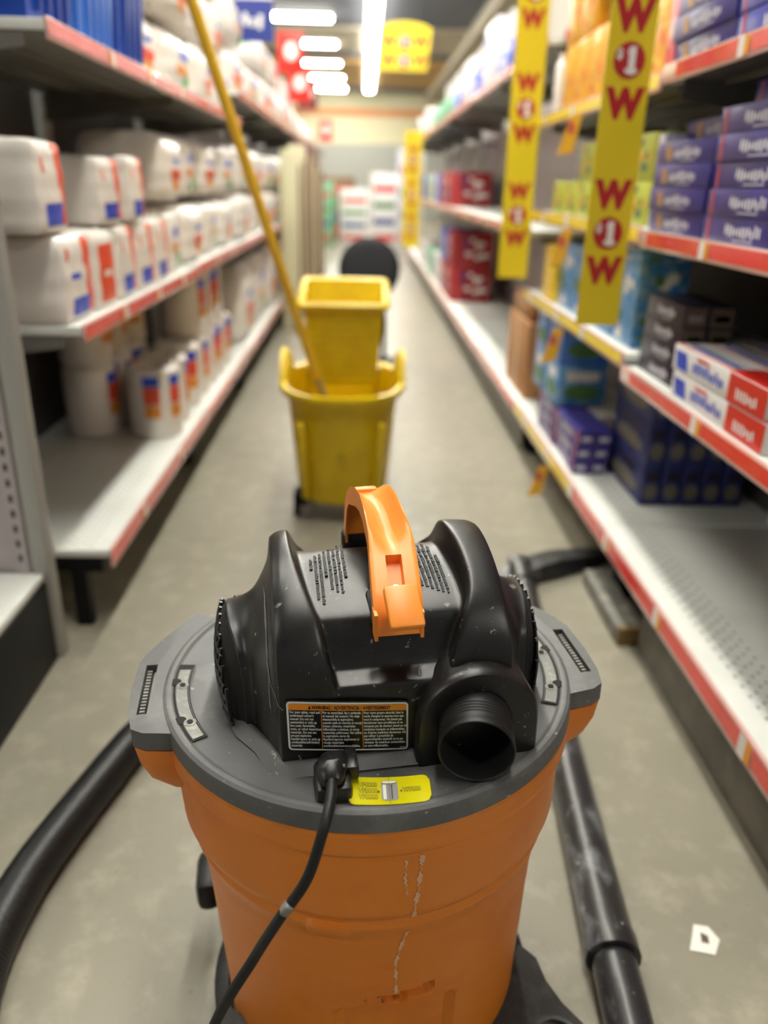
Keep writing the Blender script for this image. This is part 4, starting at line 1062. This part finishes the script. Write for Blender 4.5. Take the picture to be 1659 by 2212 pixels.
def stack(pr, x, y, z0, n, where, col, rows=2, H=.0445, dark=False):
    for r in range(rows):
        for k in range(n+(r if col == 'left' else 0)):
            put(pr, x+r*.056+rr.uniform(-.003, .003), y+rr.uniform(-.004, .004), z0+k*H, '%s carton %s, %s row, %s from bottom' % ({pa: 'gold-marked purple', pb: 'blue', pc: 'violet'}[pr], where, ('front', 'middle', 'rear')[r], ORD[k]), 'carton', GF)
stack(pa, .665, 1.715, .9155, 4, 'in first pile of middle right shelf', 'left', rows=2)
stack(pc, .665, 1.405, .9155, 5, 'in second pile of middle right shelf', 'r', rows=1)
stack(pb, .722, 1.405, .9155, 6, 'in second pile of middle right shelf', 'r', rows=1)
stack(pc, .665, 1.095, .9155, 5, 'in third pile of middle right shelf', 'r', rows=1)
stack(pa, .665, 1.715, 1.2355, 4, 'in first pile of top right shelf', 'r', rows=1)
stack(pb, .665, 1.405, 1.2355, 4, 'in second pile of top right shelf', 'r', rows=1)
stack(pc, .665, 1.095, 1.2355, 3, 'in third pile of top right shelf', 'r', rows=1)
b = B().box(-.03, .03, -.028, .028, 0, .15, 0, bev=.002); b.quad('x-', -.03, -.026, .026, .0, .05, 1, th=.0008); b.scrib('x-', -.03, -.02, .02, .06, .12, 2, 3)
o = b.obj('small_carton', [mat('carton_pink', (226, 120, 130), .4), RED, TAGW]); o.location = (.67, 1.880, 1.2265); tag(o, 'upright pink and red carton behind the top of the big yellow banner', 'carton')
for i in range(3):
    b = B().box(-.03, .03, -.02, .02, 0, .24, 0, bev=.002); b.quad('x-', -.03, -.015, .015, .03, .2, 1)
    o = b.obj('slim_carton', [mat('carton_grey_white', (200, 198, 214), .4), mat('carton_lilac', (150, 146, 190), .4)]); o.location = (.68+i*.064, 1.880, .921); o.scale = (1, 1, .8); tag(o, 'slim pale upright carton beside the purple cartons, %s from the aisle' % ORD[i], 'carton', 'slim pale cartons')
# lower right shelf: leaning dark cartons, upright blue cartons, white red cartons
dk = foil(FXK, FXT, None, L=.27, W=.05, H=.042, end=FXN, seed=8, red=False)
for k in range(4):
    for r in range(2):
        put(dk, .678+r*.054, 1.716+.001*k, .614+k*.0425, 'dark navy carton with brown end, by the big banner, %s stack, %s from bottom' % (('front', 'rear')[r], ORD[k]), 'carton', 'dark cartons on the lower right shelf', sc=(1, .84, 1), rz=R_(1-k*.6), name='dark_carton')
up = B().box(-.02, .02, -.022, .022, 0, .13, 0, bev=.002); up.quad('x-', -.02, -.012, .012, .015, .09, 1); up.quad('x-', -.02, -.013, .013, .098, .122, 2, 'ell'); up = up.obj('upright_carton', [FXB, FXT, FXR])
i = 0
for y in [1.49-.046*k for k in range(9)]:
    put(up, .83, y, .614, 'upright blue carton behind the white and red cartons, %s from the banner' % ORD[i], 'carton', 'upright blue cartons'); i += 1
bk = foil(FXK, FXT, None, L=.5, W=.06, H=.05, seed=12, red=False)
for k in range(4): put(bk, .93, 1.25, .614+k*.051, 'long dark carton at the back of the lower right shelf, %s from bottom' % ORD[k], 'carton', 'dark cartons at the back', name='long_carton')
def wr():
    b = B().box(-.032, .032, -.20, .20, 0, .050, 0, bev=.002)
    for (f, p) in (('x-', -.032),):
        b.quad(f, p, -.20, -.06, .001, .049, 1); b.quad(f, p, .12, .19, .006, .040, 2, 'slant')
        b.scrib(f, p, -.04, .10, .012, .036, 2, 4); b.quad(f, p, .02, .09, .038, .044, 1, 'slant'); b.scrib(f, p, -.17, -.09, .01, .03, 0, 6, .001)
    b.quad('z+', .05, -.031, .031, -.2, -.05, 1); b.quad('z+', .05, -.012, .0, -.04, .18, 2); b.quad('z+', .05, -.028, -.022, -.05, .198, 1)
    return b.obj('wrap_carton', [FXW, RED, PRB])
wp = wr()
for r in range(3):
    for k in range(2):
        put(wp, .668+r*.068, 1.375+(.0 if k == 0 else .012), .614+k*.0515, 'white, red and blue carton on the lower right shelf, %s row, %s' % (('front', 'second', 'third')[r], ('lower', 'upper')[k]), 'carton', 'white and red wrap cartons')
for k in range(2):
    put(wp, .668, .93, .614+k*.0515, 'white, red and blue carton at the near end of the lower right shelf, %s' % ('lower', 'upper')[k], 'carton', 'white and red wrap cartons')

# base of the yellow unit: stacked cartons
def carton(name, w_, d_, h_, m0, m1, m2, seed, fl=True):
    b = B().box(-w_/2, w_/2, -d_/2, d_/2, 0, h_, 0, bev=.002)
    if fl:
        b.quad('x-', -w_/2, -d_*.38, d_*.38, h_*.15, h_*.55, 1, 'ell'); b.quad('x-', -w_/2, -d_*.3, d_*.3, h_*.62, h_*.85, 2)
        b.quad('y-', -d_/2, -w_*.38, w_*.38, h_*.15, h_*.55, 1, 'ell'); b.quad('y-', -d_/2, -w_*.34, w_*.34, h_*.62, h_*.85, 2)
    else:
        b.scrib('x-', -w_/2, -d_*.4, d_*.4, h_*.35, h_*.7, 1, seed); b.scrib('y-', -d_/2, -w_*.4, w_*.4, h_*.3, h_*.7, 1, seed)
    return b.obj(name, [m0, m1, m2])
c1 = carton('blue_carton', .16, .17, .135, SKY, LEAF, TAGW, 1); c1b = carton('blue_carton', .16, .17, .135, BLL, LEAF, SKY, 1)
c2 = foil(FXP, FXT, None, L=.26, W=.05, H=.044, seed=21); c3 = carton('striped_carton', .052, .30, .115, mat('carton_dim_blue', (38, 46, 104), .45), mat('carton_khaki', (110, 104, 92), .5), FXK, 9)
GB = 'cartons on the base of the yellow shelf unit'
for r in range(2):
    for k in range(3):
        put(c2, .67+r*.053, 2.36-.0*k, .201+k*.0445, 'purple carton on the deck before the blue ones, %s row, %s from bottom' % (('front', 'rear')[r], ORD[k]), 'carton', GB, rz=R_(-2+2*k), name='purple_carton')
for r in range(2):
    for k in range(3):
        put(c2, .67+r*.053, 2.64, .201+k*.0445, 'purple wrap carton under the blue cartons, %s row, %s from the bottom' % (('front', 'rear')[r], ORD[k]), 'carton', GB, rz=0, name='purple_carton')
i = 0
for (x, y, k) in ((.722, 2.60, 0), (.722, 2.80, 0), (.722, 2.60, 1), (.722, 2.80, 1)):
    put(c1 if k == 0 else c1b, x, y, .201+.134+k*.136, 'sky blue leaf-print carton on the deck of the yellow unit, %s %s' % (('nearer', 'farther')[y > 2.7], ('lower', 'upper')[k]), 'carton', GB)
for i in range(5):
    for k in range(3):
        put(c3, .79+i*.056, 2.13, .201+k*.1155, 'narrow dark blue carton on the deck, %s column from the aisle, %s from bottom' % (ORD[i], ORD[k]), 'carton', 'block of narrow dark blue cartons')
b = B().box(-.10, .11, -.22, .22, 0, .30, 0, bev=.003); b.quad('x-', -.10, -.02, .02, 0, .30, 1); b.quad('z+', .30, -.1, .11, -.02, .02, 1); b.box(-.02, .10, -.24, -.221, .12, .28, 0)
o = b.obj('kraft_box', [KRF, mat('packing_tape', (190, 160, 110), .3)]); o.location = (.76, 3.34, .201); tag(o, 'brown cardboard box on the deck past the blue cartons', 'box')
o2 = o.copy(); COL.objects.link(o2); o2.location = (.76, 3.34, .502); o2.scale = (.9, .8, .3); tag(o2, 'flat brown cardboard box lying on top of the bigger cardboard box', 'box')
# low yellow shelf
def mini(name, d_, h_, w_, m0, ms, seed):
    b = B().box(-w_/2, w_/2, -d_/2, d_/2, 0, h_, 0, bev=.002); q = random.Random(seed)
    for k in range(9):
        y = q.uniform(-d_*.4, d_*.3); z = q.uniform(.05, .8)*h_; s = d_*q.uniform(.12, .3)
        b.quad('x-', -w_/2, y, y+s, z, z+h_*q.uniform(.08, .18), 1+q.randrange(len(ms)), q.choice(['ell', 'slant', 'rect']), .0006+.0002*k)
        x = q.uniform(-w_*.4, w_*.2); b.quad('y-', -d_/2, x, x+s*.7, z, z+h_*.14, 1+q.randrange(len(ms)), 'ell', .0006+.0002*k)
    return b.obj(name, [m0]+ms)
ORC = mat('carton_orange', (238, 172, 48), .35); YLC = mat('carton_yellow', (240, 206, 60), .35)
m1 = mini('leafy_carton', .19, .20, .12, SKY, [LEAF, TAGW, BLL], 1); m2 = mini('striped_box', .14, .035, .16, YLC, [RED, ORC, TAGW], 2); m3 = mini('lime_carton', .15, .10, .12, LIM, [LEAF, YLC, ORC, FXP], 3); m4 = mini('orange_carton', .14, .19, .10, ORC, [YLC, mat('print_warm_orange', (232, 110, 40), .4), YLC, YLC], 4)
for i in range(3): put(m1, .715, 2.19+i*.20, .6415, 'blue leafy-print carton on the lowest yellow-edged shelf, %s from the viewer' % ORD[i], 'carton', 'leafy cartons on the lowest yellow-edged shelf')
for k in range(5): put(m2, .72, 2.80, .6415+k*.0355, 'flat yellow and red box in the pile by the smaller banner, %s from bottom' % ORD[k], 'box', 'flat yellow and red boxes')
for i in range(2): put(m1, .715, 1.99, .6415+i*.2005, 'blue leafy-print carton hidden partly by the big banner, %s' % ('lower', 'upper')[i], 'carton', 'leafy cartons on the lowest yellow-edged shelf', sc=(1, .8, 1 if i == 0 else .2))
for i in range(6):
    for k in range(2 if i < 3 else (2 if i < 4 else 1)):
        put(m3, .71, 1.985+i*.165, .9215+k*.1005, 'lime carton on the middle yellow-edged shelf, %s from the big banner, %s layer' % (ORD[i], ORD[k]), 'carton', 'lime cartons on the middle yellow-edged shelf', sc=(1, 1, .98) if k < 2 else (1, 1, .7))
for i in range(6):
    for k in range(2 if i > 3 else 1):
        put(m4, .70, 1.995+i*.165, 1.2265+k*.1905, 'orange carton on the upper yellow-edged shelf, %s from the big banner, %s layer' % (ORD[i], ORD[k]), 'carton', 'orange cartons on the upper yellow-edged shelf', sc=(1, 1.12, .98 if k == 0 else .94))
b = B().lathe([(.0005, 0), (.02, 0), (.022, .004), (.022, .13), (.018, .15), (.010, .158), (.010, .175), (.0005, .175)], seg=24)
o = b.obj('glare_bottle', mat('gloss_white', (245, 245, 240), .12, coat=1)); o.location = (.645, 2.925, 1.2265); o.scale = (.9, .9, 1); o.parent = None; tag(o, 'white bottle form added for a glare streak, next to the smaller banner', 'bottle')  # bottle form added to stand for a vertical white glare
# yellow dangling shelf talkers
for i, (y, z) in enumerate(((2.42, .60), (2.42, .155), (2.44, .885), (2.47, 1.19))):
    b = B(); b.loft([[(.555, y+k*.0, z-.105), (.600, y, z-.095), (.600, y+.0015, z-.095), (.555, y+.0015, z-.105)] for k in (0,)]+[[(.585, y, z), (.617, y, z+.005), (.617, y+.0015, z+.005), (.585, y+.0015, z)]], 0)
    b.quad('y-', y, .578, .598, z-.05, z-.015, 1, 'ell', .001)
    tag(b.obj('shelf_talker', [mat('talker_amber', (236, 180, 50), .4), FXR]), 'small amber tag dangling from the yellow strip, %s shelf' % ('lowest raised', 'base', 'middle', 'upper')[i], 'tag', 'dangling amber tags')

# farther right units
def farbox(name, m0, m1, m2, seed): return mini(name, .40, .24, .30, m0, [m1, m2], seed)
f1 = farbox('red_carton', mat('carton_deep_red', (160, 40, 46), .45), TAGW, NAVY, 5); f2 = farbox('white_carton', FXW, BLL, RED, 6); f3 = farbox('teal_carton', TEA, TAGW, LEAF, 7); f4 = farbox('bright_blue_carton', PRB, TAGW, SKY, 8)
i = 0
for (y, z, pr, nm) in ((6.50, .851, f1, 'red'), (6.97, .851, f1, 'red'), (7.42, .851, f4, 'blue'), (6.20, .201, f1, 'red'), (6.64, .201, f1, 'red'), (6.20, .445, f1, 'red'), (6.64, .445, f4, 'blue'), (7.86, .851, f2, 'white'), (8.3, .851, f3, 'teal'), (8.7, .851, f2, 'white'), (9.5, .851, f4, 'blue'), (7.4, .201, f2, 'white'), (8.0, .201, f3, 'teal'), (9.2, .201, f2, 'white')):
    put(pr, .80, y, z, '%s carton in the farther right shelf units, %s from the viewer at that level' % (nm, ORD[i % 16]), 'carton', 'cartons in the farther right units'); i += 1
i = 0
for (y, z, pr, nm, s_) in ((3.55, 1.471, f2, 'white', 1.6), (4.1, 1.471, f4, 'blue', .5), (4.6, 1.471, f2, 'white', 1.2), (5.1, 1.471, f4, 'blue', .6), (5.6, 1.471, f2, 'white', 1), (6.1, 1.471, f4, 'blue', .5), (6.7, 1.471, f3, 'teal', .6), (7.3, 1.471, f3, 'teal', .6), (8.0, 1.471, f3, 'teal', .6), (9.0, 1.471, f2, 'white', 1.0), (10.2, 1.471, f2, 'white', 1.0)):
    put(pr, .79, y, z, '%s carton on the top shelf beyond the smaller banner, %s from the viewer' % (nm, ORD[i]), 'carton', 'cartons on the far top shelf', sc=(1, 1.05, s_)); i += 1
# goods across the far end of the aisle
for i, (x, y, w_, h_, m, nm) in enumerate(((-.75, 14.2, .5, 1.0, TEA, 'green'), (-.15, 14.6, .5, .9, FXW, 'white'), (.35, 14.0, .45, 1.15, FXW, 'white'), (.75, 13.6, .4, 1.5, mat('pale_lilac', (210, 210, 224), .5), 'pale lilac'), (-.45, 16, .6, 1.1, BRN, 'brown'))):
    b = B().box(x-w_/2, x+w_/2, y-.2, y+.2, 0, h_, 0, bev=.01)
    for k in range(4): b.quad('y-', y-.2, x-w_*.4, x+w_*.4, h_*(.1+.22*k), h_*(.18+.22*k), 1+k % 3, 'rect', .002)
    tag(b.obj('end_cap_display', [m, RED, NAVY, LEAF]), 'blurred %s goods display at the far end of the aisle, %s from the left' % (nm, ORD[i]), 'display', 'displays at the far end')
